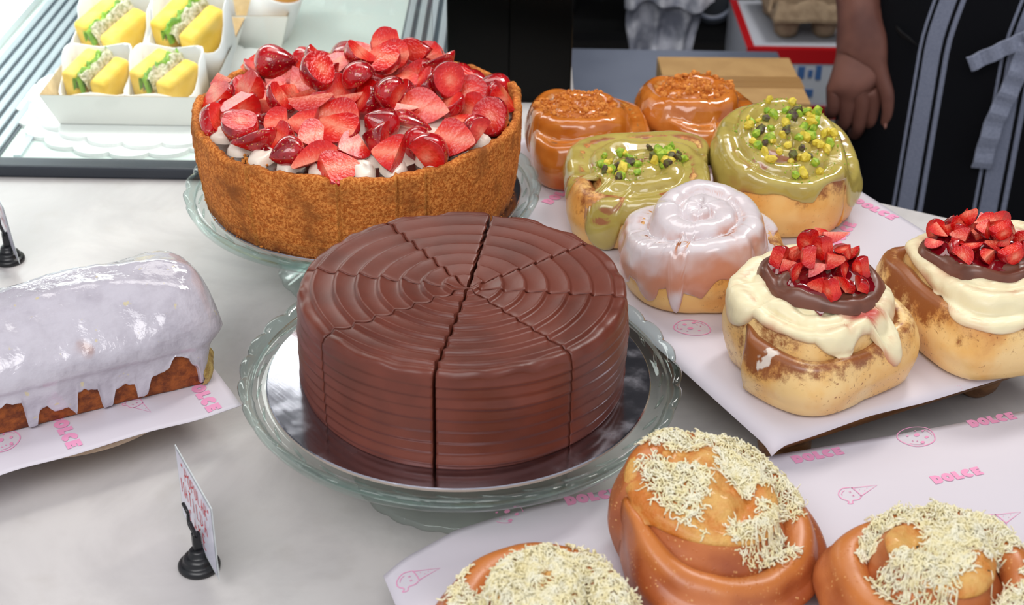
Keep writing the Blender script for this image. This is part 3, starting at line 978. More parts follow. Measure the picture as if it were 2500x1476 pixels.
# ------------------------------------------------------------------ strawberry cheesecake
def cheesecake():
    rng = random.Random(12)
    z0 = 0.0861
    c = thing('strawberry_cheesecake', 'tall biscuit crusted cheesecake piled with cut strawberries on cream', 'cake', (S2[0] - 0.003, S2[1] + 0.002, z0))
    H = 0.0815
    # crust wall: outside, crumbled top, inside
    nt, no_, nin = 512, 44, 14
    seams = []
    for px in (497, 517, 660, 865, 990, 1050, 1210):
        # seams seen on the front; angle from the wall point at mid height
        u = (px - (870)) / 384.0
        seams.append(-PI / 2 + math.asin(max(-0.98, min(0.98, u))))
    seams += [PI * 0.05, PI * .2, PI * .33, PI * .47, PI * .62, PI * .77, PI * .9]
    V = np.zeros((nt, no_ + nin, 3))
    low = np.zeros((nt, no_ + nin))
    seam = np.zeros((nt, no_ + nin))
    for i in range(nt):
        t = 2 * PI * i / nt
        ct, st = math.cos(t), math.sin(t)
        ds = min(abs((t - a + PI) % (2 * PI) - PI) for a in seams)
        hh = H + 0.0035 * float(vnoise([[ct * 4, st * 4, 0.3]], 5)[0]) + 0.0018 * float(vnoise([[ct * 22, st * 22, 0.7]], 6)[0])
        hh += 0.0025 * math.exp(-((t - 1.05 * PI) / 0.25) ** 2)
        hh -= 0.0035 * math.exp(-(((t + PI / 2 + PI) % (2 * PI) - PI) / 0.75) ** 2)
        # chipped where the filling shows at the front left
        dl = (t - (-PI / 2 - 0.72) + PI) % (2 * PI) - PI
        hh -= 0.006 * math.exp(-(dl / 0.16) ** 2)
        hh += 0.010 * math.exp(-(((t - 0.22) + PI) % (2 * PI) - PI) ** 2 / 0.02)
        zs = np.linspace(0, 1, no_)
        z = zs * hh
        r = 0.1425 + 0.0070 * zs ** 0.8 + 0.0018 * np.sin(zs * PI)
        w = np.exp(-(ds / 0.007) ** 2)
        r = r - 0.0030 * np.exp(-(ds / 0.0045) ** 2) + 0.0012 * np.exp(-((ds - 0.012) / 0.008) ** 2)
        P = np.stack([np.full(no_, ct * 30), np.full(no_, st * 30), zs * 20], 1)
        r = r + 0.0007 * vnoise(P, 8) + 0.0004 * vnoise(P * 4, 9)
        # slightly flat panels between the seams
        base_gap = np.exp(-((z - 0.008) / 0.0016) ** 2)
        r = r - 0.0018 * base_gap * (0.5 + 0.5 * vnoise(np.stack([np.full(no_, ct * 12), np.full(no_, st * 12), np.zeros(no_)], 1), 4))
        r[-1] -= 0.0022
        r[-2] -= 0.0006
        V[i, :no_] = np.stack([r * ct, r * st, z], 1)
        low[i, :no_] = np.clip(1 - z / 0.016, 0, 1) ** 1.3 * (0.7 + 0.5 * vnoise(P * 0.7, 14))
        seam[i, :no_] = np.exp(-((ds - 0.008) / 0.006) ** 2) * (0.6 + 0.6 * vnoise(P * 2.0, 15))
        z2 = np.linspace(hh - 0.0006, H - 0.020, nin)
        r2 = r[-1] - 0.0045 - 0.002 * np.linspace(0, 1, nin) ** 0.5 + 0.0007 * vnoise(np.stack([np.full(nin, ct * 60), np.full(nin, st * 60), z2 * 300], 1), 10)
        V[i, no_:] = np.stack([r2 * ct, r2 * st, z2], 1)
    m = no_ + nin
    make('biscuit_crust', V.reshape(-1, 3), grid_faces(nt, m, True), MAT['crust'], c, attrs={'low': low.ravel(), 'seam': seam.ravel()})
    # chocolate filling
    R = 0.1420
    n, k = 128, 26
    V, F = [(0, 0, H - 0.010)], []
    for j in range(1, k + 1):
        for i in range(n):
            t = 2 * PI * i / n
            r = R * j / k
            V.append((r * math.cos(t), r * math.sin(t), H - 0.010 + 0.0012 * float(vnoise([[r * math.cos(t) * 40, r * math.sin(t) * 40, 2.0]], 3)[0]) + (0.002 if j == k else 0)))
    for i in range(n):
        F.append((0, 1 + i, 1 + (i + 1) % n))
        for j in range(k - 1):
            a, b = 1 + j * n, 1 + (j + 1) * n
            F.append((a + i, b + i, b + (i + 1) % n, a + (i + 1) % n))
    fill = make('chocolate_filling', V, F, MAT['darkchoc'], c)
    # bed of cream with lobed dollops round the edge
    def dollop(x, y, z, rx, ry, h, rot, nm='cream_dollop'):
        n, k = 28, 9
        V, F = [(x, y, z + h)], []
        for j in range(1, k + 1):
            f = j / k
            for i in range(n):
                t = 2 * PI * i / n
                lob = 1 + 0.08 * math.sin(3 * t + rot * 3) + 0.05 * math.sin(5 * t + rot * 7)
                a, b = rx * f * math.cos(t) * lob, ry * f * math.sin(t) * lob
                zz = z + h * math.sqrt(max(0, 1 - f ** 2.6)) + 0.0006 * math.sin(8 * f + 2 * t)
                V.append((x + a * math.cos(rot) - b * math.sin(rot), y + a * math.sin(rot) + b * math.cos(rot), zz if j < k else z - 0.002))
        for i in range(n):
            F.append((0, 1 + i, 1 + (i + 1) % n))
            for j in range(k - 1):
                a, b = 1 + j * n, 1 + (j + 1) * n
                F.append((a + i, b + i, b + (i + 1) % n, a + (i + 1) % n))
        return make(nm, V, F, MAT['cream'], c)
    zt = H - 0.0105
    objs = [fill]
    for i in range(26):
        t = 2 * PI * (i + rng.uniform(-0.15, 0.15)) / 26
        r = 0.121 + rng.uniform(-0.003, 0.003)
        objs.append(dollop(r * math.cos(t), r * math.sin(t), zt, 0.0185, 0.0125, 0.010 + rng.uniform(0, .002), t + rng.uniform(-.3, .3)))
    objs.append(dollop(0, 0, zt, 0.112, 0.112, 0.014, 0.4, 'cream_bed'))
    bed = bvh_of(objs)
    # strawberries: two loose layers, biggest first
    pts = []
    tries = 0
    while len(pts) < 84 and tries < 30000:
        tries += 1
        r = 0.132 * math.sqrt(rng.random())
        t = rng.uniform(0, 2 * PI)
        x, y = r * math.cos(t), r * math.sin(t)
        if all((x - a) ** 2 + (y - b) ** 2 > 0.0212 ** 2 for a, b in pts):
            pts.append((x, y))
    cnt = 0
    for x, y in pts:
        r = math.hypot(x, y)
        z = top_z(bed, x, y, H) + rng.uniform(0.006, 0.009)
        fd = Vector((rng.uniform(-.8, .8), rng.uniform(-1.2, 0.1), rng.uniform(0.45, 1.0)))
        if rng.random() < 0.32: fd = Vector((rng.uniform(-1, 1), rng.uniform(.0, 1), rng.uniform(-1.0, -.3)))
        put_berry(c, x, y, z, rng.uniform(0.88, 1.12), rng, fd)
        cnt += 1
    tops = []
    tries = 0
    while cnt < 99 and tries < 5000:
        tries += 1
        r = 0.098 * math.sqrt(rng.random())
        t = rng.uniform(0, 2 * PI)
        x, y = r * math.cos(t), r * math.sin(t) + 0.014
        if all((x - a) ** 2 + (y - b) ** 2 > 0.031 ** 2 for a, b in tops):
            tops.append((x, y))
            z = top_z(bed, x, y, H) + rng.uniform(0.021, 0.026) + 0.008 * (1 - r / 0.1)
            fd = Vector((rng.uniform(-.8, .8), rng.uniform(-1.3, 0.1), rng.uniform(0.3, 1.0)))
            if rng.random() < 0.25: fd = Vector((rng.uniform(-1, 1), rng.uniform(.0, 1), rng.uniform(-1.0, -.3)))
            put_berry(c, x, y, z, rng.uniform(0.84, 1.04), rng, fd)
            cnt += 1
    # red juice pooled on the cream
    for i in range(9):
        t = rng.uniform(-2.8, -0.3)
        r = rng.uniform(0.112, 0.124)
        x, y = r * math.cos(t), r * math.sin(t)
        z = top_z(bed, x, y, H)
        n = 16
        V = [(x, y, z + 0.0012)]
        for q in range(n):
            a = 2 * PI * q / n
            rr = 0.007 * (1 + 0.35 * math.sin(2 * a + i) + 0.2 * math.sin(3 * a))
            px, py = x + rr * math.cos(a), y + rr * math.sin(a)
            V.append((px, py, top_z(bed, px, py, z) + 0.0002))
        make('berry_juice', V, [(0, 1 + q, 1 + (q + 1) % n) for q in range(n)], MAT['juice'], c)
    # loose crumbs on the filling and at the foot
    a = Acc()
    for i in range(110):
        if i < 60:
            t, r = rng.choice([rng.gauss(-PI / 2 - 0.72, 0.12), rng.gauss(-0.15, 0.2)]), rng.uniform(0.124, 0.141)
            z = H - 0.009
        else:
            t, r = rng.uniform(-PI, 0), rng.uniform(0.1432, 0.1448)
            z = 0.0
        s = rng.uniform(0.0006, 0.0020) if i < 60 else rng.uniform(0.0004, 0.0010)
        bm = bmesh.new()
        bmesh.ops.create_icosphere(bm, subdivisions=1, radius=s)
        V = [(v.co.x * rng.uniform(.7, 1.3) + r * math.cos(t), v.co.y * rng.uniform(.7, 1.3) + r * math.sin(t), v.co.z * rng.uniform(.7, 1.2) + z + s * 0.7) for v in bm.verts]
        F = [tuple(v.index for v in f.verts) for f in bm.faces]
        bm.free()
        a.add(V, F)
    o = make('loose_crumbs', a.V, a.F, MAT['crumb'], c, smooth=False)
    o['kind'] = 'stuff'
cheesecake()

# ------------------------------------------------------------------ papers with printing
def letters():
    D = [[(0, 0), (.55, 0), (.82, .16), (.92, .5), (.82, .84), (.55, 1), (0, 1)], [(.40, .36), (.50, .40), (.54, .5), (.50, .60), (.40, .64)]]
    def ell(cx, cy, rx, ry, n=22, a0=0, a1=2 * PI): return [(cx + rx * math.cos(a0 + (a1 - a0) * i / n), cy + ry * math.sin(a0 + (a1 - a0) * i / n)) for i in range(n)]
    O = [ell(.5, .5, .52, .52), ell(.5, .5, .10, .17, 12)]
    L = [[(0, 0), (.78, 0), (.78, .36), (.46, .36), (.46, 1), (0, 1)]]
    Cc = [ell(.5, .5, .52, .52, 24, math.radians(38), math.radians(322)) + [(.90, .18), (.66, .40), (.52, .40), (.46, .5), (.52, .60), (.66, .62)]]
    E_ = [[(0, 0), (.80, 0), (.80, .30), (.47, .30), (.47, .37), (.72, .37), (.72, .63), (.47, .63), (.47, .70), (.80, .70), (.80, 1), (0, 1)]]
    return [D, O, L, Cc, E_], [0.96, 1.06, 0.82, 1.0, 0.86]

def word_geo(sel, h):
    """triangles of the printed word: list of (verts2d, faces)"""
    L, W = letters()
    out = []
    x = 0.0
    for k in range(5):
        if k in sel:
            polys = L[k]
            vv = [[Vector((px, py, 0)) for px, py in p] for p in polys]
            tris = tessellate_polygon(vv)
            flat = [p for q in polys for p in q]
            out.append(([((x + px) * h * 0.92, py * h) for px, py in flat], [tuple(t) for t in tris]))
        x += W[k] + 0.02
    return out

def ribbon2(pts, w, closed=False):
    P = [np.array(p, float) for p in pts]
    n = len(P)
    V, F = [], []
    for i in range(n):
        a = P[(i - 1) % n] if closed or i > 0 else P[i]
        b = P[(i + 1) % n] if closed or i < n - 1 else P[i]
        d = b - a
        d = d / (np.linalg.norm(d) + 1e-12)
        nn = np.array([-d[1], d[0]]) * w / 2
        V += [tuple(P[i] + nn), tuple(P[i] - nn)]
    for i in range(n if closed else n - 1):
        j = (i + 1) % n
        F.append((2 * i, 2 * i + 1, 2 * j + 1, 2 * j))
    return V, F

def disc2(cx, cy, rx, ry, n=10, rot=0.3):
    V = [(cx + rx * math.cos(2 * PI * i / n) * math.cos(rot) - ry * math.sin(2 * PI * i / n) * math.sin(rot), cy + rx * math.cos(2 * PI * i / n) * math.sin(rot) + ry * math.sin(2 * PI * i / n) * math.cos(rot)) for i in range(n)]
    return V, [tuple(range(n))]

def cookie_geo(s):
    out = []
    o = [(s * 0.5 * (1 + .06 * math.sin(3 * t)) * math.cos(t), s * .42 * (1 + .05 * math.cos(2 * t)) * math.sin(t)) for t in np.linspace(0, 2 * PI, 40, endpoint=False)]
    out.append(ribbon2(o, s * .028, True))
    out.append(ribbon2([(s * .40 * math.cos(t), s * .33 * math.sin(t)) for t in np.linspace(-2.6, -1.6, 8)], s * .018))
    out.append(ribbon2([(s * .42 * math.cos(t), s * .34 * math.sin(t)) for t in np.linspace(-.3, .5, 8)], s * .018))
    for x, y, r in ((.05, .06, .085), (.22, -.12, .06), (-.02, -.26, .065), (-.2, .12, .04), (.3, .14, .045), (.12, .22, .03)):
        out.append(disc2(x * s, y * s, r * s, r * s * .7))
    for x, y in ((-.22, -.12), (-.12, -.17)):
        for d in (-1, 1):
            out.append(ribbon2([(s * (x - .02), s * (y - .02 * d)), (s * (x + .02), s * (y + .02 * d))], s * .014))
    return out

def cone_geo(s):
    out = [ribbon2([(s * .02, s * .17), (s * .62, 0), (s * .02, -s * .17)], s * .022)]
    out.append(ribbon2([(s * (.02 + .03 * math.cos(t)), s * .20 * math.sin(t)) for t in np.linspace(-1.5, 1.5, 10)], s * .022))
    sc_ = [(.0, .2), (-.2, .24), (-.38, .12), (-.42, -.05), (-.34, -.2), (-.40, -.26), (-.30, -.3), (-.24, -.22), (-.1, -.24), (.0, -.2)]
    out.append(ribbon2([p * s for p in catmull([np.array(q) for q in sc_], 5)], s * .022))
    out.append(ribbon2([(s * (-.17 + .17 * math.cos(t)), s * (.0 + .16 * math.sin(t))) for t in np.linspace(1.6, 2.9, 8)], s * .016))
    for x, y in ((-.1, .06), (-.12, -.08)):
        for d in (-1, 1):
            out.append(ribbon2([(s * (x - .025), s * (y - .025 * d)), (s * (x + .025), s * (y + .025 * d))], s * .014))
    for x, y in ((.16, .05), (.24, -.03), (.34, .02)):
        out.append(disc2(s * x, s * y, s * .012, s * .012, 6))
    return out

def paper_sheet(name, label, loc, rz, size, zf, nu, nv, prints, outline=None, group=None):
    """thin printed sheet: local u,v from its corner, height zf(u, v)"""
    t = thing(name, label, 'paper', loc, (0, 0, rz), group)
    W, L = size
    V = np.zeros((nu, nv, 3))
    for i in range(nu):
        for j in range(nv):
            u, v = W * i / (nu - 1), L * j / (nv - 1)
            if outline: u, v = outline(u, v)
            V[i, j] = (u, v, zf(u, v))
    V = V.reshape(-1, 3)
    n = len(V)
    V2 = np.concatenate([V, V - np.array([0, 0, 0.0004])])
    F = grid_faces(nu, nv)
    F += [tuple(n + q for q in f[::-1]) for f in F]
    edge = [i * nv for i in range(nu)] + [(nu - 1) * nv + j for j in range(1, nv)] + [i * nv + nv - 1 for i in range(nu - 2, -1, -1)] + [j for j in range(nv - 2, 0, -1)]
    for a, b in zip(edge, edge[1:] + edge[:1]):
        F.append((a, b, n + b, n + a))
    fix_normals(make('sheet', V2, F, MAT['paper'], t))
    for kind, u, v, rot, s, *ex in prints:
        geo = word_geo(ex[0] if ex else (0, 1, 2, 3, 4), s) if kind == 'word' else cookie_geo(s) if kind == 'cookie' else cone_geo(s)
        a = Acc()
        c, sn = math.cos(rot), math.sin(rot)
        for P, Fq in geo:
            q = []
            ok = True
            for x, y in P:
                uu, vv = u + c * x - sn * y, v + sn * x + c * y
                if not (0.0005 < uu < W - 0.0005 and 0.0005 < vv < L - 0.0005): ok = False
                q.append((uu, vv, zf(uu, vv) + 0.0005))
            if ok: a.add(q, Fq)
        if a.V:
            make({'word': 'printed_word', 'cookie': 'printed_cookie', 'cone': 'printed_ice_cream_cone'}[kind], a.V, a.F, MAT['ink'], t, smooth=False)
    return t

def to_local(px, py, z, loc, rz):
    p = on_z(px, py, z)
    dx, dy = p.x - loc[0], p.y - loc[1]
    return (dx * math.cos(rz) + dy * math.sin(rz), -dx * math.sin(rz) + dy * math.cos(rz))

# ------------------------------------------------------------------ the footed wooden board with seven buns
TZ = 0.060
TC, TR = (0.1935, 0.9040), math.radians(27.3)
def tl(px, py, z=TZ + 0.001): return to_local(px, py, z, TC, TR)
def footed_board(label, loc, rz, size, top, feet):
    t = thing('footed_serving_board', label, 'serving board', loc, (0, 0, rz))
    bm = bmesh.new()
    bm_box(bm, (size[0] / 2, size[1] / 2, top - 0.009), (size[0], size[1], 0.018), 0, 0.003, 2)
    from_bm('board', bm, MAT['wood'], t)
    r = (top - 0.018) / 2
    for fx, fy in feet:
        lathe('foot', [(0.0, 2 * r), (0.010, 2 * r), (0.016, 1.75 * r), (0.0205, 1.25 * r), (0.021, 0.9 * r), (0.018, 0.45 * r), (0.012, 0.12 * r), (0.009, 0.0), (0.0, 0.0)], MAT['wood'], t, 32, loc=(fx, fy, 0))
    return t
bx, by = to_local(2437, 972, 0.02, TC, TR)
footed_board('wooden serving board on round feet under the iced and strawberry buns', (TC[0] + 0.012 * math.cos(TR) - 0.012 * math.sin(TR), TC[1] + 0.012 * math.sin(TR) + 0.012 * math.cos(TR), 0), TR, (0.300, 0.545), TZ - 0.0006, ((0.035, 0.032), (bx, 0.045), (0.035, 0.505), (0.268, 0.505)))

TW, TL_ = 0.330, 0.572
def tray_paper_z(u, v):
    # local coordinates measured from the sheet corner; the board starts 12 mm in
    z = TZ
    e = 0.012
    if v < e: z -= 0.004 * ((e - v) / e) ** 1.4 * (0.4 + 0.6 * min(1, abs(u - 0.09) / 0.05))
    if u < 0.012: z -= 0.006 * ((0.012 - u) / 0.012) ** 1.5
    z += 0.0012 * max(0, math.sin(u * 21 + v * 9)) * (1 if v < 0.02 else 0.0)
    return z + 0.0005
po = TC
def pl(px, py, z=TZ + 0.0005): return to_local(px, py, z, po, TR)
_pr = []
def tray_print(kind, px, py, ang, s, *ex):
    u, v = pl(px, py)
    _pr.append((kind, u, v, ang, s) + ex)
tray_print('cookie', 1690, 800, 2.5, 0.030)
tray_print('word', 2238, 968, 2.9, 0.0115, (2,))
tray_print('word', 2140, 990, 2.7, 0.0115, (4,))
tray_print('word', 2325, 925, -0.3, 0.0115, (1,))
tray_print('word', 2462, 898, -0.8, 0.0115, (1, 2))
tray_print('cone', 2360, 940, 2.4, 0.020)
tray_print('word', 2078, 492, -1.38, 0.0115)
tray_print('word', 2052, 600, 0.6, 0.0115)
tray_print('cookie', 1600, 560, 1.0, 0.030)
tray_print('word', 1345, 500, 0.5, 0.0115)
_rw = pl(2080, 484)[0]
paper_sheet('printed_paper', 'white paper printed in pink under the iced and strawberry buns', (po[0], po[1], 0), TR, (TW, TL_), tray_paper_z, 60, 70, _pr)

# ------------------------------------------------------------------ rolled buns
def rolled_dough(name, mat, parent, R=0.07, H=0.06, n=2.6, w=0.02, sq=0.5, rot=0.0, lift=0.02, slope=0.0, sdir=0.0, bulge=0.004, seed=1, top_round=0.5, dome=0.0, tail=0.4, brown_top=0.6, cinn=0.35, cdir=None, step=0.25, orot=0.0):
    """one strip of dough rolled up: a swept strip with a rounded top, its outer tail tapering to nothing"""
    n = R / w + tail / (2 * PI)
    ns = int(84 * n)
    Mp = 34
    V = np.zeros((ns, Mp, 3))
    br = np.zeros((ns, Mp))
    ci = np.zeros((ns, Mp))
    p = 2 + 3.2 * sq
    for i in range(ns):
        Th = 2 * PI * n * i / (ns - 1)
        th = Th + rot
        turn = Th / (2 * PI)
        taper = 0.22 + 0.78 * float(sstep(0, tail, Th))
        weff = w * taper
        rout = R - w * max(0.0, turn - 0.0) * 1.0
        if turn < 1: rout = R - w * float(turn) * 0.98
        # outer tail lies on the turn below it
        rout = R - w * turn if turn >= 1 else (R - w) + weff + (w - weff) * 0.0 - w * turn * 0.0 if Th < tail else R - w * (turn - tail / (2 * PI)) * 1.0
        rin = max(0.0, rout - weff * 1.02)
        rout = max(rout, 0.0012)
        core = float(sstep(0.0, 0.55 * w, rin))          # the last turn closes into a flat heart
        fade = max(0.0, min(1.0, rout / R))
        a = th - orot
        shp = (abs(math.cos(a)) ** p + abs(math.sin(a)) ** p) ** (-1 / p)
        shp = 1 + (shp * 0.97 - 1) * fade * (1 if sq > 0 else 0)
        shp *= 1 + 0.03 * float(vnoise([[math.cos(a) * 1.7, math.sin(a) * 1.7, seed]], seed)[0])
        hh = H + lift * float(sstep(0.45, 0.45 + step, turn)) * (0.85 + 0.15 * min(1, max(0.0, turn - 0.3))) + dome * (1 - fade) + slope * math.cos(th - sdir) * fade
        hh += 0.0030 * float(vnoise([[math.cos(a) * 2.2, math.sin(a) * 2.2, turn * 1.3 + seed]], seed + 3)[0])
        hh = max(hh, 0.02)
        rt = min(weff * top_round, hh * 0.4)
        pts = []
        # inner side, up
        for q in range(4): pts.append((rin, hh * (0.0 if q == 0 else 0.35 + 0.2 * q) - (rt if q else 0) * (q / 3)))
        pts[3] = (rin, hh - rt * core)
        for q in range(1, 10):
            f = PI * q / 10
            pts.append(((rin + rout) / 2 - math.cos(f) * (rout - rin) / 2, hh - rt + rt * (math.sin(f) ** 0.9 if q >= 5 else core * math.sin(f) ** 0.9 + 1 - core)))
        nside = Mp - len(pts) - 3
        for q in range(nside):
            f = q / (nside - 1)
            z = (hh - rt) * (1 - f) + 0.010 * f
            pts.append((rout + bulge * math.sin(PI * (1 - f) * 0.92 + 0.12) * min(1, taper), z))
        pts += [(rout - 0.001, 0.0045), (rout - 0.0045, 0.0012), (rout - 0.010, 0.0)]
        pts = pts[:Mp]
        r = np.array([q[0] for q in pts])
        z = np.array([q[1] for q in pts])
        P3 = np.stack([np.cos(th) * r * 20 + seed * 3.1, np.sin(th) * r * 20, z * 24], 1)
        r = r + (0.0018 * vnoise(P3 * 1.2, seed + 5) + 0.0009 * vnoise(P3 * 3.3, seed + 6)) * np.clip(r / 0.02, 0, 1)
        z = np.maximum(0, z + 0.0007 * vnoise(P3 * 2.0, seed + 7) * (z > 0.006))
        V[i] = np.stack([np.cos(th) * r * shp, np.sin(th) * r * shp, z], 1)
        rel = z / max(hh, 1e-3)
        br[i] = brown_top * np.clip((rel - 0.55) / 0.45, 0, 1) ** 1.2 + 0.25 * np.clip(0.12 - rel, 0, 1) * 4
        cc = 0.08 + cinn * np.clip((rel - 0.45) / 0.5, 0, 1)
        cc[:4] = 0.85
        cc[4:7] += 0.25
        if cdir is not None:
            d = (th - cdir + PI) % (2 * PI) - PI
            cc = cc + 0.40 * math.exp(-(d / 0.5) ** 2) * (turn < 1)
            br[i] += 0.30 * math.exp(-((d - 0.15) / 0.6) ** 2) * (turn < 1)
        ci[i] = cc
    F = grid_faces(ns, Mp)
    for i in range(ns - 1):
        F.append((i * Mp + Mp - 1, (i + 1) * Mp + Mp - 1, (i + 1) * Mp, i * Mp))
    F.append(tuple(range(Mp - 1, -1, -1)))
    F.append(tuple((ns - 1) * Mp + j for j in range(Mp)))
    sm = [True] * (len(F) - 2) + [False] * 2
    return fix_normals(make(name, V.reshape(-1, 3), F, mat, parent, sm, attrs={'brown': br.ravel(), 'cinn': ci.ravel()}))

def coat(name, mat, parent, bvh, c, edge, th, nth=200, ns=90, blur=2, seed=1, stain=None, press=0.35, rmin=0.0, ripple=0.0, steep=0.0, patchy=0.0):
    """a poured layer over what lies under it: rays come in from outside towards c; edge(theta) is the elevation (rad) where it stops"""
    c = Vector(c)
    rho = np.zeros((nth, ns))
    D = np.zeros((nth, ns, 3))
    last = 0.05
    for i in range(nth):
        t = 2 * PI * i / nth
        e = edge(t)
        for j in range(ns):
            f = j / (ns - 1)
            ph = PI / 2 - 0.02 - (PI / 2 - 0.02 - e) * f
            d = Vector((math.cos(ph) * math.cos(t), math.cos(ph) * math.sin(t), math.sin(ph)))
            h = bvh.ray_cast(c + d * 0.3, -d, 0.3)
            rho[i, j] = (h[0] - c).length if h[0] is not None else -1
            D[i, j] = d
    for i in range(nth):                                 # rays that slip into a gap take the value next to them
        for j in range(ns - 2, -1, -1):
            if rho[i, j] < 0.6 * rho[i, j + 1]: rho[i, j] = rho[i, j + 1] * 0.985
    sm = rho.copy()
    for _ in range(blur):
        sm = (np.roll(sm, 1, 0) + sm * 2 + np.roll(sm, -1, 0)) / 4
        pad = np.pad(sm, ((0, 0), (1, 1)), 'edge')
        sm = (pad[:, :-2] + 2 * pad[:, 1:-1] + pad[:, 2:]) / 4
    fr = np.linspace(0, 1, ns)[None, :]
    nz = fbm(D * 3.2 + seed, 1, 3, seed)
    tk = th * (1 + press * nz) * np.sqrt(np.clip(1 - fr ** 14, 0, 1))
    if ripple: tk = tk + ripple * np.sin(14 * fr + 3 * nz) * (1 - fr ** 4)
    out = sm + tk
    thin = np.clip((rho - sm) / th + 0.55 - 0.6 * nz, 0, 2) * 0.5
    thin += 0.35 * np.clip((fr - 0.9) / 0.1, 0, 1)
    out = np.maximum(out, rho - 0.0010) + 0.00035
    out[:, -1] = rho[:, -1] - 0.0012
    P = D * out[:, :, None] + np.array(c)
    du = np.roll(P, -1, 0) - np.roll(P, 1, 0)
    dv = np.gradient(P, axis=1)
    N = np.cross(du, dv)
    N = N / (np.linalg.norm(N, axis=2, keepdims=True) + 1e-12)
    thin = thin + steep * (1 - np.abs(N[:, :, 2])) * (0.8 + 0.5 * fbm(P * 28, 1, 3, seed + 9)) + patchy * sstep(0.82, 0.7, fr) * sstep(0.25, 0.6, fbm(P * np.array([38, 38, 90]), 1, 3, seed + 12)) * sstep(0.9, 0.3, np.abs(N[:, :, 2]))
    V = np.concatenate([P.reshape(-1, 3), [P[:, 0].mean(0)]])
    F = grid_faces(nth, ns, True)
    for i in range(nth):
        F.append((len(V) - 1, i * ns, ((i + 1) % nth) * ns))
    at = {'thin': np.append(thin.ravel(), 0.2)}
    st = np.zeros(nth * ns)
    if stain is not None: st = stain(P.reshape(-1, 3), D.reshape(-1, 3))
    at['stain'] = np.append(st, 0)
    return fix_normals(make(name, V, F, mat, parent, True, at))

def drips(base, lst, wob=0.10, seed=0):
    """edge elevation against angle: base plus runs (angle, width, depth)"""
    def f(t):
        e = base(t) if callable(base) else base
        e += wob * float(vnoise([[math.cos(t) * 2.3, math.sin(t) * 2.3, seed + 0.5]], seed)[0])
        e += 0.4 * wob * float(vnoise([[math.cos(t) * 7, math.sin(t) * 7, seed + 0.5]], seed + 1)[0])
        for a, w, d in lst:
            x = ((t - a + PI) % (2 * PI) - PI) / w
            if abs(x) < 1: e -= d * (1 - x * x) ** 0.8
        return e
    return f

def scatter_part(nm, parent, bvh, spots, mats, smin, smax, rng, kinds=None, stuff=False, sub=1, lift=0.6):
    a = Acc()
    for k, (x, y) in enumerate(spots):
        z = top_z(bvh, x, y, None) if True else 0
        if z is None: continue
        bm = bmesh.new()
        bmesh.ops.create_icosphere(bm, subdivisions=sub, radius=1)
        s = rng.uniform(smin, smax)
        R_ = Euler((rng.uniform(0, 6), rng.uniform(0, 6), rng.uniform(0, 6))).to_matrix()
        sx, sy, sz = (rng.uniform(.8, 1.5), rng.uniform(.6, 1.0), rng.uniform(.45, .9))
        V = []
        for v in bm.verts:
            q = Vector((v.co.x * sx, v.co.y * sy, v.co.z * sz)) * (1 + rng.uniform(-.18, .18))
            if q.x > 0.5: q.x = 0.5 + (q.x - .5) * 0.25
            V.append(tuple(R_ @ (q * s) + Vector((x, y, z + s * lift * 0.6))))
        F = [tuple(v.index for v in f.verts) for f in bm.faces]
        bm.free()
        if stuff: a.add(V, F)
        else: make(nm, V, F, mats[rng.randrange(len(mats))], parent, smooth=False)
    if stuff and a.V:
        o = make(nm, a.V, a.F, mats[0], parent, smooth=False)
        o['kind'] = 'stuff'

def blob_spots(rng, n, cx, cy, r, mind=0.0, power=0.5):
    pts = []
    tries = 0
    while len(pts) < n and tries < n * 200:
        tries += 1
        rr = r * rng.random() ** power
        t = rng.uniform(0, 2 * PI)
        x, y = cx + rr * math.cos(t), cy + rr * math.sin(t)
        if all((x - a) ** 2 + (y - b) ** 2 > mind * mind for a, b in pts):
            pts.append((x, y))
    return pts

BZ = TZ + 0.0012
TOCAM = lambda x, y: math.atan2(-y, -x)          # direction from a bun towards the front of the counter
# --- white glazed bun
def white_bun():
    x, y = 0.160, 1.143
    t = thing('glazed_cinnamon_bun', 'white glazed cinnamon bun with a smooth raised coil, no topping', 'bun', (x, y, BZ), (0, 0, 0), 'buns on the footed wooden board')
    d = rolled_dough('dough', MAT['dough_gold'], t, R=0.0765, H=0.046, n=2.7, w=0.0225, sq=0.2, rot=-0.9, lift=0.028, bulge=0.005, seed=4, top_round=0.45, slope=0.006, sdir=1.5, tail=0.7, cinn=0.45, cdir=-0.9, step=0.55)
    b = bvh_of([d])
    f = TOCAM(x, y)
    coat('sugar_glaze', MAT['sugar'], t, b, (0, 0, 0.030), drips(lambda a: 0.06 - 0.16 * math.cos(a - f + 0.5), [(f - 0.25, 0.10, 0.42), (f - 0.62, 0.16, 0.26), (f - 1.15, 0.22, 0.2), (f + 0.35, 0.25, -0.25), (f + 1.2, 0.2, 0.2)], 0.10, 3), 0.0022, blur=1, seed=4, steep=0.95)
white_bun()
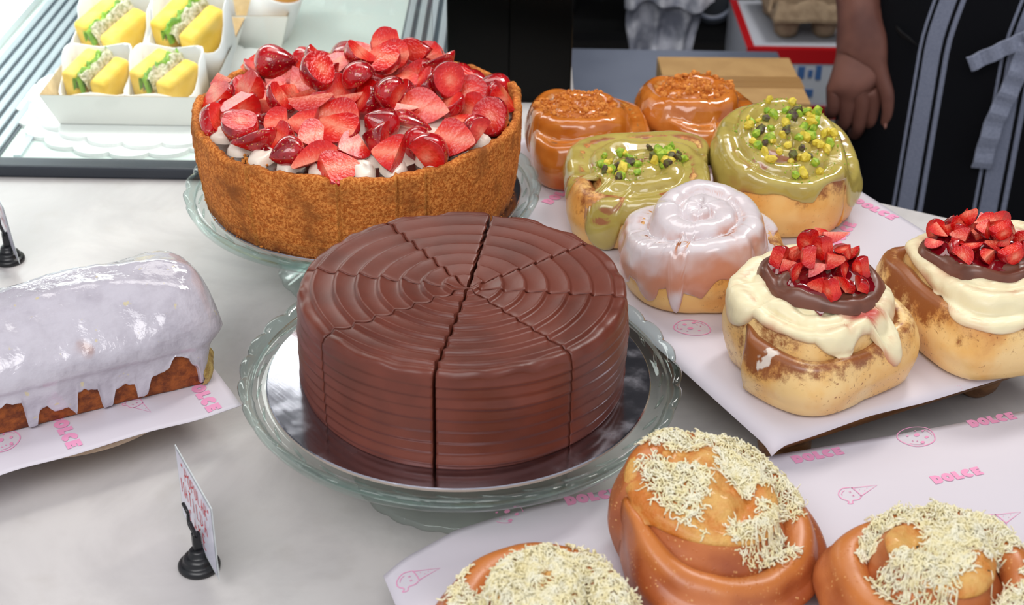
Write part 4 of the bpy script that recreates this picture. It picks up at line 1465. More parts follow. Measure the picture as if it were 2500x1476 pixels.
# --- pistachio buns
def pistachio_bun(label, x, y, rot, seed, R, H, lift, n_nuts, spots, edge, sq=0.5, drot=0.0, slope=0.0, sdir=0.0, step=0.4, w=0.0205):
    rng = random.Random(seed)
    t = thing('pistachio_bun', label, 'bun', (x, y, BZ), rot, 'buns on the footed wooden board')
    d = rolled_dough('dough', MAT['dough_gold'], t, R=R, H=H, n=2.6, w=w, sq=sq, rot=drot, lift=lift, bulge=0.004, seed=seed, top_round=0.55, slope=slope, sdir=sdir, tail=0.6, cinn=0.45, step=step)
    b = bvh_of([d])
    g = coat('pistachio_glaze', MAT['pistachio'], t, b, (0, 0, 0.030), edge, 0.0032, blur=2, seed=seed, patchy=0.75)
    b2 = bvh_of([g])
    for cx, cy, r, n in spots:
        scatter_part('pistachio_piece', t, b2, blob_spots(rng, n, cx, cy, r, 0.0035), [MAT['nut_yellow'], MAT['nut_green'], MAT['nut_green'], MAT['nut_yellow'], MAT['nut_dark']], 0.0040, 0.0072, rng)
    sp = []
    for cx, cy, r, n in spots: sp += blob_spots(rng, n * 5, cx, cy, r * 1.25)
    scatter_part('pistachio_crumbs', t, b2, sp, [MAT['nut_green']], 0.0004, 0.0011, rng, stuff=True)
f1, f2 = TOCAM(0.1186, 1.2768), TOCAM(0.2557, 1.2864)
pistachio_bun('wide pistachio glazed bun with two heaps of chopped nuts, left of the two', 0.1185, 1.262, (0, 0, 0.0), 21, 0.0765, 0.057, 0.002, 0,
              [(-0.022, -0.006, 0.020, 26), (0.020, 0.010, 0.018, 22)], drips(lambda a: 0.02, [(f1 - 0.45, 0.22, 0.55), (f1 - 0.95, 0.28, -0.50), (f1 + 0.1, 0.25, -0.16), (f1 + 0.9, 0.4, 0.15)], 0.10, 7), sq=0.75, drot=0.25, slope=0.006, sdir=0.9)
pistachio_bun('tall pistachio glazed bun tilted forward with nuts spread over its top, right of the two', 0.2535, 1.286, (0, 0, 0.0), 22, 0.0715, 0.060, 0.018, 0,
              [(0.004, 0.000, 0.044, 62)], drips(lambda a: 0.16, [(f2 + 0.9, 0.4, -0.28), (f2 + 1.5, 0.35, 0.35), (f2 - 0.9, 0.4, 0.15), (f2 - 0.2, 0.35, -0.05)], 0.12, 8), sq=0.35, drot=-0.6, step=0.2, slope=0.024, sdir=1.9, w=0.0165)
# --- caramel buns
def caramel_bun(label, x, y, rot, seed, R, H, lift, edge, spots, drot, big):
    rng = random.Random(seed)
    t = thing('caramel_bun', label, 'bun', (x, y, BZ), rot, 'buns on the footed wooden board')
    d = rolled_dough('dough', MAT['dough_caramel'], t, R=R, H=H, n=2.6, w=0.0205, sq=0.35, rot=drot, lift=lift, bulge=0.005, seed=seed, top_round=0.55, tail=0.7, cinn=0.35, step=0.5)
    b = bvh_of([d])
    g = coat('caramel_glaze', MAT['caramel'], t, b, (0, 0, 0.028), edge, 0.0026, blur=1, seed=seed)
    b2 = bvh_of([g])
    sp, sp2 = [], []
    for cx, cy, r, n in spots:
        sp += blob_spots(rng, n, cx, cy, r)
        sp2 += blob_spots(rng, big, cx, cy, r * 1.05, 0.005)
    scatter_part('biscuit_crumbs', t, b2, sp, [MAT['crumb']], 0.0009, 0.0024, rng, stuff=True)
    scatter_part('biscuit_lump', t, b2, sp2, [MAT['crumb']], 0.0028, 0.0048, rng, sub=2)
f3, f4 = TOCAM(0.064, 1.378), TOCAM(0.1895, 1.4634)
caramel_bun('caramel glazed bun with biscuit crumbs beside the cheesecake', 0.069, 1.392, (0, 0, 0), 31, 0.0710, 0.047, 0.016, drips(-0.34, [(f3 - 0.3, 0.5, 0.35), (f3 + 0.9, 0.25, -0.2), (f3 - 1.25, 0.3, -0.7)], 0.08, 4), [(-0.010, 0.002, 0.040, 380)], -2.6, 16)
caramel_bun('caramel glazed bun with biscuit crumbs at the back in front of the carton', 0.186, 1.452, (0, 0, 0), 32, 0.0690, 0.042, 0.018, drips(-0.30, [(f4 + 0.1, 0.3, 0.3), (f4 - 0.65, 0.2, -0.25), (f4 + 0.55, 0.2, -0.2)], 0.08, 5), [(-0.012, -0.002, 0.030, 120), (0.010, 0.004, 0.036, 130)], -2.2, 22)
# --- strawberry buns
def strawberry_bun(label, x, y, rot, seed, R, H, lift, slope, sdir, drot, cream_edge, patch, berries, sq, cdir, orot=0.0):
    rng = random.Random(seed)
    t = thing('strawberry_bun', label, 'bun', (x, y, BZ), rot, 'buns on the footed wooden board')
    d = rolled_dough('dough', MAT['dough_pale'], t, R=R, H=H, n=2.5, w=0.0150, sq=sq, rot=drot, lift=lift, bulge=0.0045, seed=seed, top_round=0.5, slope=slope, sdir=sdir, tail=0.25, cinn=0.45, brown_top=0.5, cdir=cdir, step=0.35, orot=orot)
    b = bvh_of([d])
    px, py, pr = patch
    def stain(P, D):
        n = fbm(P * 60, 1, 3, seed)
        r = np.hypot(P[:, 0] - px, P[:, 1] - py)
        dd = np.arctan2(P[:, 1] - py, P[:, 0] - px)
        return np.clip(sstep(pr + 0.022, pr + 0.004, r) * sstep(0.15, 0.55, n) * sstep(0.3, 0.9, np.cos(dd + 0.35)) * 1.3, 0, 1)
    g = coat('cream_frosting', MAT['frosting'], t, b, (0, 0, 0.030), cream_edge, 0.0048, blur=3, seed=seed, stain=stain, press=0.45, ripple=0.0004)
    b2 = bvh_of([g])
    # swirl of chocolate spread
    n, k = 96, 26
    V, F = [], []
    zc = top_z(b2, px, py) + 0.006
    V.append((px, py, zc))
    for j in range(1, k + 1):
        f = j / k
        for i in range(n):
            a = 2 * PI * i / n
            rr = pr * f * (1 + 0.10 * math.sin(2 * a + seed) + 0.05 * math.sin(5 * a + 1))
            X, Y = px + rr * math.cos(a) * 1.12, py + rr * math.sin(a) * 0.92
            zz = max(top_z(b2, X, Y, zc - 0.012), zc - 0.013 - 0.3 * abs(slope))
            ph = f * 3.2 + a / (2 * PI)
            ridge = 0.0030 * abs(math.sin(PI * ph)) * (1 if f < 0.97 else 0.3)
            h = 0.0062 * math.sqrt(max(0, 1 - f ** 5)) + ridge * (0.4 + 0.6 * f)
            V.append((X, Y, zz + (h if j < k else -0.001)))
    V = np.array(V)
    # even out the bed the spread lies on
    for _ in range(4):
        Z = V[1:, 2].reshape(k, n)
        Zs = (np.roll(Z, 1, 1) + 2 * Z + np.roll(Z, -1, 1)) / 4
        Z[:k - 1] = np.maximum(Zs[:k - 1], Z[:k - 1] - 0.0004)
        V[1:, 2] = Z.ravel()
    for i in range(n):
        F.append((0, 1 + i, 1 + (i + 1) % n))
        for j in range(k - 1):
            a, b_ = 1 + j * n, 1 + (j + 1) * n
            F.append((a + i, b_ + i, b_ + (i + 1) % n, a + (i + 1) % n))
    s = make('chocolate_spread', V, F, MAT['spread'], t)
    b3 = bvh_of([s, g])
    # juice pool under the berries
    bx_, by_, brad, nb = berries
    V = [(bx_, by_, top_z(b3, bx_, by_) + 0.0012)]
    F = []
    nn, kk = 40, 6
    for j in range(1, kk + 1):
        for i in range(nn):
            a = 2 * PI * i / nn
            rr = brad * 1.12 * j / kk * (1 + 0.12 * math.sin(4 * a + seed) + 0.08 * math.sin(7 * a))
            X, Y = bx_ + rr * math.cos(a), by_ + rr * math.sin(a)
            V.append((X, Y, top_z(b3, X, Y, 0.05) + (0.0012 if j < kk else -0.0004)))
    for i in range(nn):
        F.append((0, 1 + i, 1 + (i + 1) % nn))
        for j in range(kk - 1):
            a, b_ = 1 + j * nn, 1 + (j + 1) * nn
            F.append((a + i, b_ + i, b_ + (i + 1) % nn, a + (i + 1) % nn))
    make('berry_juice', V, F, MAT['juice'], t)
    low = blob_spots(rng, nb, bx_, by_, brad, 0.0122)
    for X, Y in low:
        put_berry(t, X, Y, top_z(b3, X, Y) + 0.0045, rng.uniform(0.52, 0.66), rng, (rng.uniform(-1, 1), rng.uniform(-1.4, .4), rng.uniform(0.1, 1)), rng.choice([8, 9, 10, 5, 8, 10]))
    for X, Y in blob_spots(rng, nb // 2, bx_ + 0.002, by_ + 0.004, brad * 0.62, 0.0140):
        put_berry(t, X, Y, top_z(b3, X, Y) + 0.0150, rng.uniform(0.52, 0.66), rng, (rng.uniform(-1, 1), rng.uniform(-1.4, .2), rng.uniform(0.1, 1)), rng.choice([8, 9, 10, 5]))
    return t, b3
f5, f6 = TOCAM(0.2399, 1.0115), TOCAM(0.3917, 1.0693)
strawberry_bun('strawberry topped bun with chocolate spread in front of the white glazed bun', 0.237, 1.0125, (0, 0, 0.0), 41, 0.0715, 0.054, 0.015, 0.009, 1.35, -2.75,
               drips(lambda a: 0.42, [(f5 + 0.55, 0.5, 0.16), (f5 + 1.1, 0.16, 0.42), (f5 + 0.75, 0.22, -0.20), (f5 - 1.2, 0.3, 0.22)], 0.07, 11), (0.004, 0.008, 0.043), (0.004, 0.012, 0.034, 20), 0.62, f5 - 0.75, 0.60)
strawberry_bun('strawberry topped bun with chocolate spread at the right edge of the board', 0.3950, 1.0710, (0, 0, 0.35), 42, 0.0800, 0.054, 0.013, 0.0, 0, 2.0,
               drips(lambda a: 0.36, [(f6 - 0.3, 0.5, 0.16), (f6 + 0.7, 0.3, -0.14), (f6 + 1.1, 0.3, 0.1)], 0.07, 12), (-0.010, 0.009, 0.048), (-0.014, 0.014, 0.038, 26), 0.8, f6 - 1.4)

# ------------------------------------------------------------------ cheese buns on their own sheet at the front right
FZ = 0.040
FA = math.radians(17.6)
_c = on_z(935, 1390, FZ)
# the sheet's far edge runs from its curled left corner to beyond the right of the frame
FO = on_z(1110, 1302, FZ)
_e = on_z(2500, 1005, FZ)
FA = math.atan2(_e.y - FO.y, _e.x - FO.x)
fc, fs = math.cos(FA), math.sin(FA)
fw, fl = 0.62, 0.36
forg = (FO.x - 0.058 * fc + fl * fs, FO.y - 0.058 * fs - fl * fc)          # near left corner
def fpl(px, py, z=FZ): return to_local(px, py, z, forg, FA)
_ed = [fpl(*q) for q in ((935, 1390), (1110, 1300), (1290, 1247), (1480, 1200), (1900, 1108), (2200, 1058), (2500, 1003))]
_eu, _ev = [q[0] for q in _ed], [q[1] for q in _ed]
fl = max(_ev) + 0.001
def front_outline(u, v):
    # the far edge bows a little and dips to the curled left corner
    return (_eu[0] + u * (fw - _eu[0]) / fw if _eu[0] > 0 else u, v * float(np.interp(u, _eu, _ev)) / fl)
def front_z(u, v):
    z = FZ
    f = max(0.0, (v - (fl - 0.05)) / 0.05)
    z += 0.0035 * f * math.exp(-((u - 0.09) / 0.10) ** 2)                    # lifted far edge
    z += 0.0016 * math.exp(-((v - (fl - 0.052 + 0.04 * u)) / 0.006) ** 2) * max(0, 1 - abs(u - 0.12) / 0.16)     # fold
    z -= 0.006 * max(0, (0.02 - u) / 0.02) ** 1.5
    return z
fb = thing('low_serving_board', 'low wooden board under the printed sheet with the cheese buns', 'serving board', (forg[0] + 0.02 * fc - 0.01 * fs, forg[1] + 0.02 * fs + 0.01 * fc, 0), (0, 0, FA))
box('board', (0.29, 0.155, FZ - 0.0095), (0.58, 0.31, 0.016), MAT['wood'], fb, bevel=0.003)
for q, (fx, fy) in enumerate(((0.03, 0.03), (0.55, 0.03), (0.03, 0.28), (0.55, 0.28))):
    lathe('foot', [(0.0, 0.0225), (0.012, 0.0225), (0.013, 0.012), (0.011, 0.0), (0.0, 0.0)], MAT['wood'], fb, 24, loc=(fx, fy, 0))
_fp = []
def fprint(kind, px, py, ang, s, *ex):
    u, v = fpl(px, py)
    _fp.append((kind, u, v, ang, s) + ex)
fprint('word', 1943, 1132, -0.02, 0.0095)
fprint('word', 2374, 1044, -0.02, 0.0095)
fprint('word', 2285, 1182, -0.02, 0.0095)
fprint('word', 1386, 1240, -0.02, 0.0095)
fprint('cookie', 2238, 1066, 0.1, 0.030)
fprint('cookie', 1236, 1262, 0.1, 0.029)
fprint('cone', 2088, 1202, 0.12, 0.032)
fprint('cone', 2440, 1268, 0.12, 0.032)
fprint('cone', 1012, 1408, 0.12, 0.030)
fprint('cone', 1950, 1370, 0.12, 0.030)
paper_sheet('printed_paper', 'white paper printed in pink under the cheese topped buns', (forg[0], forg[1], 0), FA, (fw, fl), front_z, 90, 70, _fp, outline=front_outline)

def cheese_bun(label, x, y, rot, seed, R, H, lift, slope, sdir, drot, cover, cr, n_shred, dome=0.006):
    rng = random.Random(seed)
    t = thing('cheese_bun', label, 'bun', (x, y, FZ + 0.0012), rot, 'cheese topped buns at the front')
    d = rolled_dough('rolled_crust', MAT['bun_crust'], t, R=R, H=H, n=2.2, w=0.024, sq=0.0, rot=drot, lift=lift, bulge=0.008, seed=seed, top_round=0.55, slope=slope, sdir=sdir, tail=1.2, cinn=0.10, brown_top=0.8, dome=dome, step=0.5)
    b = bvh_of([d])
    f = TOCAM(x, y)
    # the soft inside of the roll showing at the top
    k = coat('soft_crumb', MAT['bun_crumb'], t, b, (cover[0], cover[1], 0.030), lambda a: cover[2] + cover[3] * math.cos(a - f) + 0.05 * math.sin(3 * a + seed), 0.0035, nth=120, ns=50, blur=16, seed=seed, press=0.5)
    b2 = bvh_of([k, d])
    # browned herb flecks and grated cheese
    a = Acc()
    cx, cy, r0 = cr
    for i in range(n_shred):
        q = rng.random()
        rr, th = r0 * q ** 0.62, rng.uniform(0, 2 * PI)
        X, Y = cx + rr * math.cos(th), cy + rr * math.sin(th)
        cl = float(vnoise([[X * 55, Y * 55, seed]], seed)[0])
        if cl < -0.45 + 0.25 * q: continue
        z = top_z(b2, X, Y, None)
        if z is None: continue
        L = rng.uniform(0.0025, 0.0075) * (1.0 if rng.random() < .9 else 1.8)
        w = rng.uniform(0.00040, 0.00080)
        ang = rng.uniform(0, 2 * PI)
        cur = rng.uniform(-420, 420)
        lift_ = rng.uniform(0.0004, 0.0042) * (0.6 + max(0, cl))
        tilt = rng.uniform(-0.25, 0.45)
        pts = []
        px, py = X, Y
        nseg = 6
        for s in range(nseg + 1):
            zz = top_z(b2, px, py, z)
            pts.append((px, py, max(zz, z - 0.004) + lift_ + tilt * L * s / nseg * 0.5 + 0.0006 * math.sin(s * 1.3 + i)))
            ang += cur * L / nseg
            px += math.cos(ang) * L / nseg
            py += math.sin(ang) * L / nseg
        V, F = tube_geo(pts, [w * .6] + [w] * (nseg - 1) + [w * .5], 5)
        a.add(V, F)
    o = make('grated_cheese', a.V, a.F, MAT['cheese'], t)
    o['kind'] = 'stuff'
cheese_bun('cheese topped bun with a slanting crust, middle and farthest of the three', 0.1350, 0.7930, (0, 0, 0), 51, 0.0780, 0.050, 0.012, 0.018, 2.5, -3.0, (0.012, 0.012, 0.60, -0.32), (0.010, 0.012, 0.060), 4600)
cheese_bun('cheese topped bun at the front left, lowest and cut off by the picture edge', 0.0230, 0.7010, (0, 0, 0), 52, 0.0690, 0.042, 0.012, 0.0, 0, 0.6, (0.0, 0.004, 0.62, -0.1), (0.0, 0.006, 0.058), 5200)
cheese_bun('cheese topped bun at the front right corner with a dark swirl line', 0.2740, 0.7350, (0, 0, 0), 53, 0.0720, 0.048, 0.012, 0.0, 0, 1.6, (0.0, 0.0, 0.70, -0.1), (0.004, 0.004, 0.056), 4600)

# ------------------------------------------------------------------ iced loaf on a round wooden stand
LA = math.atan2(0.9443 - 0.8738, -0.2298 + 0.3624)
lcx, lcy = -0.360, 1.021
LZ = 0.036
ws = thing('round_wooden_stand', 'round pale wooden cake stand under the iced loaf', 'cake stand', (lcx, lcy, 0))
lathe('top_disc', [(0.0, LZ), (0.0985, LZ), (0.1, LZ - 0.001), (0.1, LZ - 0.005), (0.1, LZ - 0.0085), (0.1, LZ - 0.012), (0.0985, LZ - 0.013), (0.0, LZ - 0.013)], MAT['pale_wood'], ws, 96, smooth=False)
lathe('dark_band', [(0.1002, LZ - 0.0052), (0.1004, LZ - 0.0056), (0.1004, LZ - 0.0078), (0.1002, LZ - 0.0082)], MAT['wood_band'], ws, 96, smooth=False)
lathe('pedestal', [(0.0, LZ - 0.013), (0.045, LZ - 0.013), (0.043, 0.012), (0.046, 0.0), (0.0, 0.0)], MAT['pale_wood'], ws, 64)
ca, sa = math.cos(LA), math.sin(LA)
pr_ = on_z(590, 990, LZ)
pl_ = on_z(0, 1172, LZ - 0.004)
PA = math.atan2(pr_.y - pl_.y, pr_.x - pl_.x)
ca, sa = math.cos(PA), math.sin(PA)
LW, LH = 0.42, 0.205
lorg = (pr_.x - LW * ca, pr_.y - LW * sa)
def lpl(px, py, z=LZ): return to_local(px, py, z, lorg, PA)
def loaf_paper_z(u, v):
    z = LZ + 0.0006
    X, Y = lorg[0] + ca * u - sa * v - lcx, lorg[1] + sa * u + ca * v - lcy
    d = math.hypot(X, Y)
    if d > 0.099: z -= 0.06 * (d - 0.099) ** 1.35 * (1 if v < .1 else .5) + 0.0012 * math.sin(u * 70) * min(1, (d - 0.099) / 0.03)
    return z
_lp = []
def lprint(kind, px, py, ang, s, *ex):
    u, v = lpl(px, py)
    _lp.append((kind, u, v, ang, s) + ex)
lprint('word', 452, 932, -1.55, 0.0115)
lprint('word', 118, 1018, -1.55, 0.0115)
lprint('word', 330, 1076, 1.6, 0.0115, (0,))
lprint('word', 3, 1160, -0.3, 0.011)
lprint('cookie', 598, 905, 0.8, 0.030)
lprint('cookie', 6, 1080, 0.8, 0.030)
lprint('cone', 336, 990, -1.2, 0.026)
paper_sheet('printed_paper', 'white paper printed in pink under the iced loaf', (lorg[0], lorg[1], 0), PA, (LW, LH), loaf_paper_z, 80, 40, _lp)

def iced_loaf():
    rng = random.Random(61)
    e = on_z(522, 935, LZ + 0.001)                       # front right bottom corner
    t = thing('iced_loaf_cake', 'long loaf cake under dripping glossy white icing', 'cake', (e.x, e.y, LZ + 0.0016), (0, 0, LA))
    t.scale = (1.07, 1.08, 1.11)
    L = 0.27
    # local frame: x runs back along the loaf (negative), y across towards the back
    Hh = 0.080
    def section(f):
        """outline of the cross-section, front bottom -> over the top -> back bottom; f from 0 (bottom) to 1"""
        pts = [(0.004, 0.0), (0.000, 0.012), (-0.002, 0.026), (-0.0035, 0.0335), (-0.0075, 0.040), (-0.006, 0.050), (0.004, 0.062), (0.020, 0.0735), (0.042, 0.0800), (0.064, 0.0765), (0.084, 0.064), (0.097, 0.048), (0.1005, 0.038), (0.098, 0.030), (0.096, 0.014), (0.092, 0.0)]
        return pts
    prof = np.array(catmull(section(0), 6))
    m = len(prof)
    nx = 150
    V = np.zeros((nx, m, 3))
    cy_, cz_ = 0.048, 0.030
    for i in range(nx):
        x = -L * i / (nx - 1)
        zc_ = sstep(0.028, 0.045, prof[:, 1])
        rad_ = 0.012 + 0.020 * zc_
        q = np.clip(1 - (-x) / rad_, 0, 1)
        q2 = np.clip(1 - (L + x) / rad_, 0, 1)
        k = np.sqrt(np.clip(1 - np.maximum(q, q2) ** 2.4, 0, 1))
        bow = 1 + 0.05 * math.sin(-x * 26) - 0.02
        P = np.stack([np.full(m, x), cy_ + (prof[:, 0] - cy_) * (0.30 + 0.70 * k), np.where(prof[:, 1] > 0.03, 0.03 + (prof[:, 1] - 0.03) * (0.15 + 0.85 * k) * bow, prof[:, 1])], 1)
        P[:, 0] += 0.015 * zc_ * (1 if x > -0.1 else 0) * (1 - np.clip(-x / 0.06, 0, 1))
        nz = vnoise(np.stack([P[:, 0] * 45, P[:, 1] * 45, P[:, 2] * 45], 1), 62) * 0.0016 + vnoise(P * 130, 63) * 0.0006
        o = P - np.array([x, cy_, cz_])
        o[:, 0] = 0
        P = P + o / (np.linalg.norm(o, axis=1)[:, None] + 1e-9) * nz[:, None]
        P[:, 2] = np.maximum(P[:, 2], 0)
        V[i] = P
    F = grid_faces(nx, m)
    F += [(i * m + m - 1, (i + 1) * m + m - 1, (i + 1) * m, i * m) for i in range(nx - 1)]
    F.append(tuple(range(m)))
    F.append(tuple((nx - 1) * m + j for j in range(m - 1, -1, -1)))
    fix_normals(make('loaf', V.reshape(-1, 3), F, MAT['loaf_crust'], t))
    # icing: the same surface pushed out, ending in runs of uneven length down the front
    # lower end of the icing along the loaf: (distance from the right end, height)
    runs = [(0.0, 0.002), (0.0100, 0.002), (0.0125, 0.016), (0.020, 0.030), (0.030, 0.033), (0.034, 0.023), (0.047, 0.019), (0.0495, 0.003), (0.0560, 0.001), (0.0585, 0.015), (0.066, 0.018), (0.072, 0.014), (0.0745, 0.001), (0.0835, 0.000),
            (0.0865, 0.019), (0.095, 0.023), (0.0990, 0.021), (0.1015, 0.002), (0.1040, 0.004), (0.1065, 0.012), (0.116, 0.010), (0.121, 0.016), (0.1275, 0.013), (0.1300, 0.001), (0.1355, 0.001), (0.1385, 0.024), (0.150, 0.028), (0.158, 0.022), (0.161, 0.002), (0.18, 0.002), (0.184, 0.02), (0.22, 0.018), (0.225, 0.002), (0.27, 0.003)]
    rx = [r[0] for r in runs]
    rz = [r[1] for r in runs]
    nx2, m2 = 300, 90
    from_z = prof[:, 1]
    # arc parameter of the profile on the front side
    front_len = int(np.argmax(prof[:, 1]))
    jfix = float(np.argmax(prof[:, 1] > 0.0365))
    V2 = np.zeros((nx2, m2, 3))
    thin = np.zeros((nx2, m2))
    Vg = V
    for i in range(nx2):
        x = -L * i / (nx2 - 1)
        zl = float(np.interp(-x + 0.0015 * float(vnoise([[x * 300, 0.3, 0.1]], 64)[0]), rx, rz))
        zl = max(0.0008, zl + 0.0012 * float(vnoise([[x * 400, 0.3, 0.7]], 65)[0]))
        g = (nx - 1) * i / (nx2 - 1)
        i0 = int(g)
        i1 = min(i0 + 1, nx - 1)
        row = Vg[i0] * (1 - (g - i0)) + Vg[i1] * (g - i0)
        zr = row[:, 2]
        # start index where the front height reaches zl
        js = 0.0
        for j in range(front_len):
            if zr[j + 1] >= zl:
                js = j + (zl - zr[j]) / max(1e-6, zr[j + 1] - zr[j])
                break
        jj = np.concatenate([np.linspace(js, jfix, 34), np.linspace(jfix, m - 4, m2 - 33)[1:]])
        a0 = np.clip(jj.astype(int), 0, m - 2)
        f = (jj - a0)[:, None]
        P = row[a0] * (1 - f) + row[a0 + 1] * f
        o = P - np.array([x - 0.0, cy_, cz_])
        qe = max(0.0, 1 - (-x) / 0.02)
        o[:, 0] = 0.045 * qe
        o = o / (np.linalg.norm(o, axis=1)[:, None] + 1e-9)
        fr = np.linspace(0, 1, m2)
        th = 0.0022 + 0.0010 * fbm(P * 30, 1, 3, 66) + 0.0012 * np.exp(-(fr / 0.10) ** 2)
        # pooled ledge under the crown, ridges along the top
        th = th + 0.0016 * np.exp(-((P[:, 2] - 0.030) / 0.008) ** 2)
        ridge = np.abs(np.sin(P[:, 1] * 150 + 3.0 * vnoise(np.stack([P[:, 0] * 12, P[:, 1] * 12, np.zeros(m2)], 1), 68)))
        th = th + 0.0018 * ridge ** 6 * np.clip((P[:, 2] - 0.066) / 0.010, 0, 1)
        th = th * np.sqrt(np.clip(fr / 0.03, 0, 1)) * np.sqrt(np.clip((1 - fr) / 0.02, 0, 1))
        th = np.maximum(th, 0.0005)
        th[0] = -0.0008
        th[-1] = -0.0008
        V2[i] = P + o * th[:, None]
        nn = fbm(P * 55, 1, 3, 70)
        spot = np.exp(-(((P[:, 0] + 0.075) / 0.02) ** 2 + ((P[:, 2] - 0.060) / 0.014) ** 2)) * (P[:, 1] < 0.03)
        thin[i] = np.clip((nn - 0.35) * 2.2, 0, 1) * spot * 1.4 + 0.4 * np.clip(1 - (-x) / 0.02, 0, 1) * np.clip(nn + 0.2, 0, 1)
    fix_normals(make('icing', V2.reshape(-1, 3), grid_faces(nx2, m2), MAT['loaf_icing'], t, attrs={'thin': thin.ravel()}))
    # torn pale corner at the right end
    P = []
    nu, nv = 10, 16
    for i in range(nu):
        for j in range(nv):
            u, v = i / (nu - 1), j / (nv - 1)
            r = 0.0008 * float(fbm([[u * 8, v * 12, 0]], 1, 3, 71)[0])
            P.append((0.006 - 0.015 * u + 0.002 * math.sin(PI * v * 2) + r, 0.026 - 0.026 * math.sin(PI / 2 * min(1, u * 1.25)) - 0.0032 * math.sin(PI * min(1, v * 1.1)) + r - 0.0006, 0.001 + 0.030 * v - 0.006 * u * v))
    make('torn_corner', P, grid_faces(nu, nv), MAT['loaf_crumb'], t)
iced_loaf()

# ------------------------------------------------------------------ little card holders and their cards
STROKES = {
    'P': [[(0, 0), (0, 1), (.5, .95), (.6, .75), (.45, .55), (0, .5)]], 'O': [[(.3, 1), (0, .7), (.05, .2), (.35, 0), (.6, .3), (.55, .8), (.3, 1)]],
    'U': [[(0, 1), (0, .25), (.25, 0), (.5, .2), (.52, 1)]], 'L': [[(0, 1), (.02, 0), (.5, .05)]], 'A': [[(0, 0), (.3, 1), (.6, 0)], [(.12, .4), (.5, .4)]],
    'R': [[(0, 0), (0, 1), (.5, .9), (.5, .6), (0, .5), (.6, 0)]], 'M': [[(0, 0), (.05, 1), (.35, .4), (.65, 1), (.7, 0)]], 'T': [[(0, 1), (.6, 1)], [(.3, 1), (.3, 0)]],
    'I': [[(.15, 1), (.15, 0)]], 'D': [[(0, 0), (0, 1), (.45, .8), (.5, .3), (0, 0)]], 'C': [[(.55, .9), (.2, 1), (0, .5), (.2, 0), (.55, .1)]],
    'K': [[(0, 1), (0, 0)], [(.55, 1), (0, .5), (.6, 0)]], 'E': [[(.5, 1), (0, 1), (0, 0), (.5, 0)], [(0, .5), (.4, .5)]], '"': [[(.1, 1), (.08, .75)], [(.28, 1), (.26, .75)]], ' ': [], 'G': [[(.55, .9), (.2, 1), (0, .5), (.2, 0), (.5, .1), (.5, .45), (.3, .45)]]}
def handwriting(lines, parent, mat, xf):
    a = Acc()
    rng = random.Random(4)
    for text, x0, y0, h, dx in lines:
        x = x0
        for ch in text:
            for st in STROKES[ch]:
                P = [(x + (px * h * 0.72 + rng.uniform(-.0002, .0002)), y0 + py * h) for px, py in st]
                V, F = ribbon2(P, 0.0011)
                a.add([xf(px, py) for px, py in V], F)
            x += dx
    make('handwriting', a.V, a.F, mat, parent, smooth=False)

def holder_and_card(px, py, hlabel, clabel, lines, lean=0.0, faint=False):
    b = on_z(px, py - 12, 0.0)
    h = thing('card_holder', hlabel, 'card holder', (b.x, b.y, 0), (0, 0, 0), 'black card holders')
    lathe('base', [(0.0, 0.0), (0.0142, 0.0), (0.0150, 0.0012), (0.0150, 0.0030), (0.0142, 0.0045), (0.0125, 0.0056), (0.0112, 0.0060), (0.0108, 0.0085), (0.0100, 0.0100), (0.0078, 0.0112), (0.0066, 0.0116), (0.0062, 0.0150), (0.0050, 0.0165), (0.0, 0.0165)], MAT['black_plastic'], h, 48)
    box('stem', (0, 0, 0.0225), (0.0060, 0.0050, 0.016), MAT['black_plastic'], h, rz=0.5, bevel=0.001)
    r = Vector((0.0393, -0.0728, 0)).normalized()       # reading direction of the card
    nrm = Vector((r.y, -r.x, 0))
    for k, (o, hh) in enumerate(((-0.0060, 0.050), (0.0045, 0.043))):
        p0 = Vector((0, 0, 0.028)) + r * o * 0.25
        pts = [p0, p0 + r * o * 0.9 + Vector((0, 0, 0.006)) + nrm * 0.0020, p0 + r * o * 1.1 + Vector((0, 0, hh - 0.036)) + nrm * 0.0018, p0 + r * o * 0.5 + Vector((0, 0, hh - 0.031)) + nrm * 0.0030, p0 + r * (o - 0.004) + Vector((0, 0, hh - 0.028)) + nrm * 0.0036]
        V, F = tube_geo([Vector(q) for q in catmull([tuple(q) for q in pts], 6)], 0.0013, 8)
        make('clip_prong', V, F, MAT['black_plastic'], h)
    # the card leans against the front of the stem
    cw, chh = 0.083, 0.062
    c = thing('price_card', clabel, 'card', (b.x, b.y, 0))
    upv = (Vector((0, 0, 1)) + nrm * lean).normalized()
    back = Vector((0, 0, 0.0125)) - nrm * 0.0040
    org = back + r * (-0.048)
    def xf(x, y, d=0.0): return tuple(org + r * x + upv * y + nrm * d)
    V = [xf(0, 0), xf(cw, 0), xf(cw, chh), xf(0, chh)]
    V += [xf(0, 0, -0.0006), xf(cw, 0, -0.0006), xf(cw, chh, -0.0006), xf(0, chh, -0.0006)]
    F = [(0, 1, 2, 3), (7, 6, 5, 4), (0, 4, 5, 1), (1, 5, 6, 2), (2, 6, 7, 3), (3, 7, 4, 0)]
    make('laminate', V, F, MAT['film'], c, smooth=False)
    q = 0.0022
    V = [xf(q, q, .0002), xf(cw - q, q, .0002), xf(cw - q, chh - q, .0002), xf(q, chh - q, .0002)]
    make('card_face', V, [(0, 1, 2, 3)], MAT['card'], c, smooth=False)
    handwriting(lines, c, MAT['red_ink'], lambda x, y: xf(x, y, 0.0005))
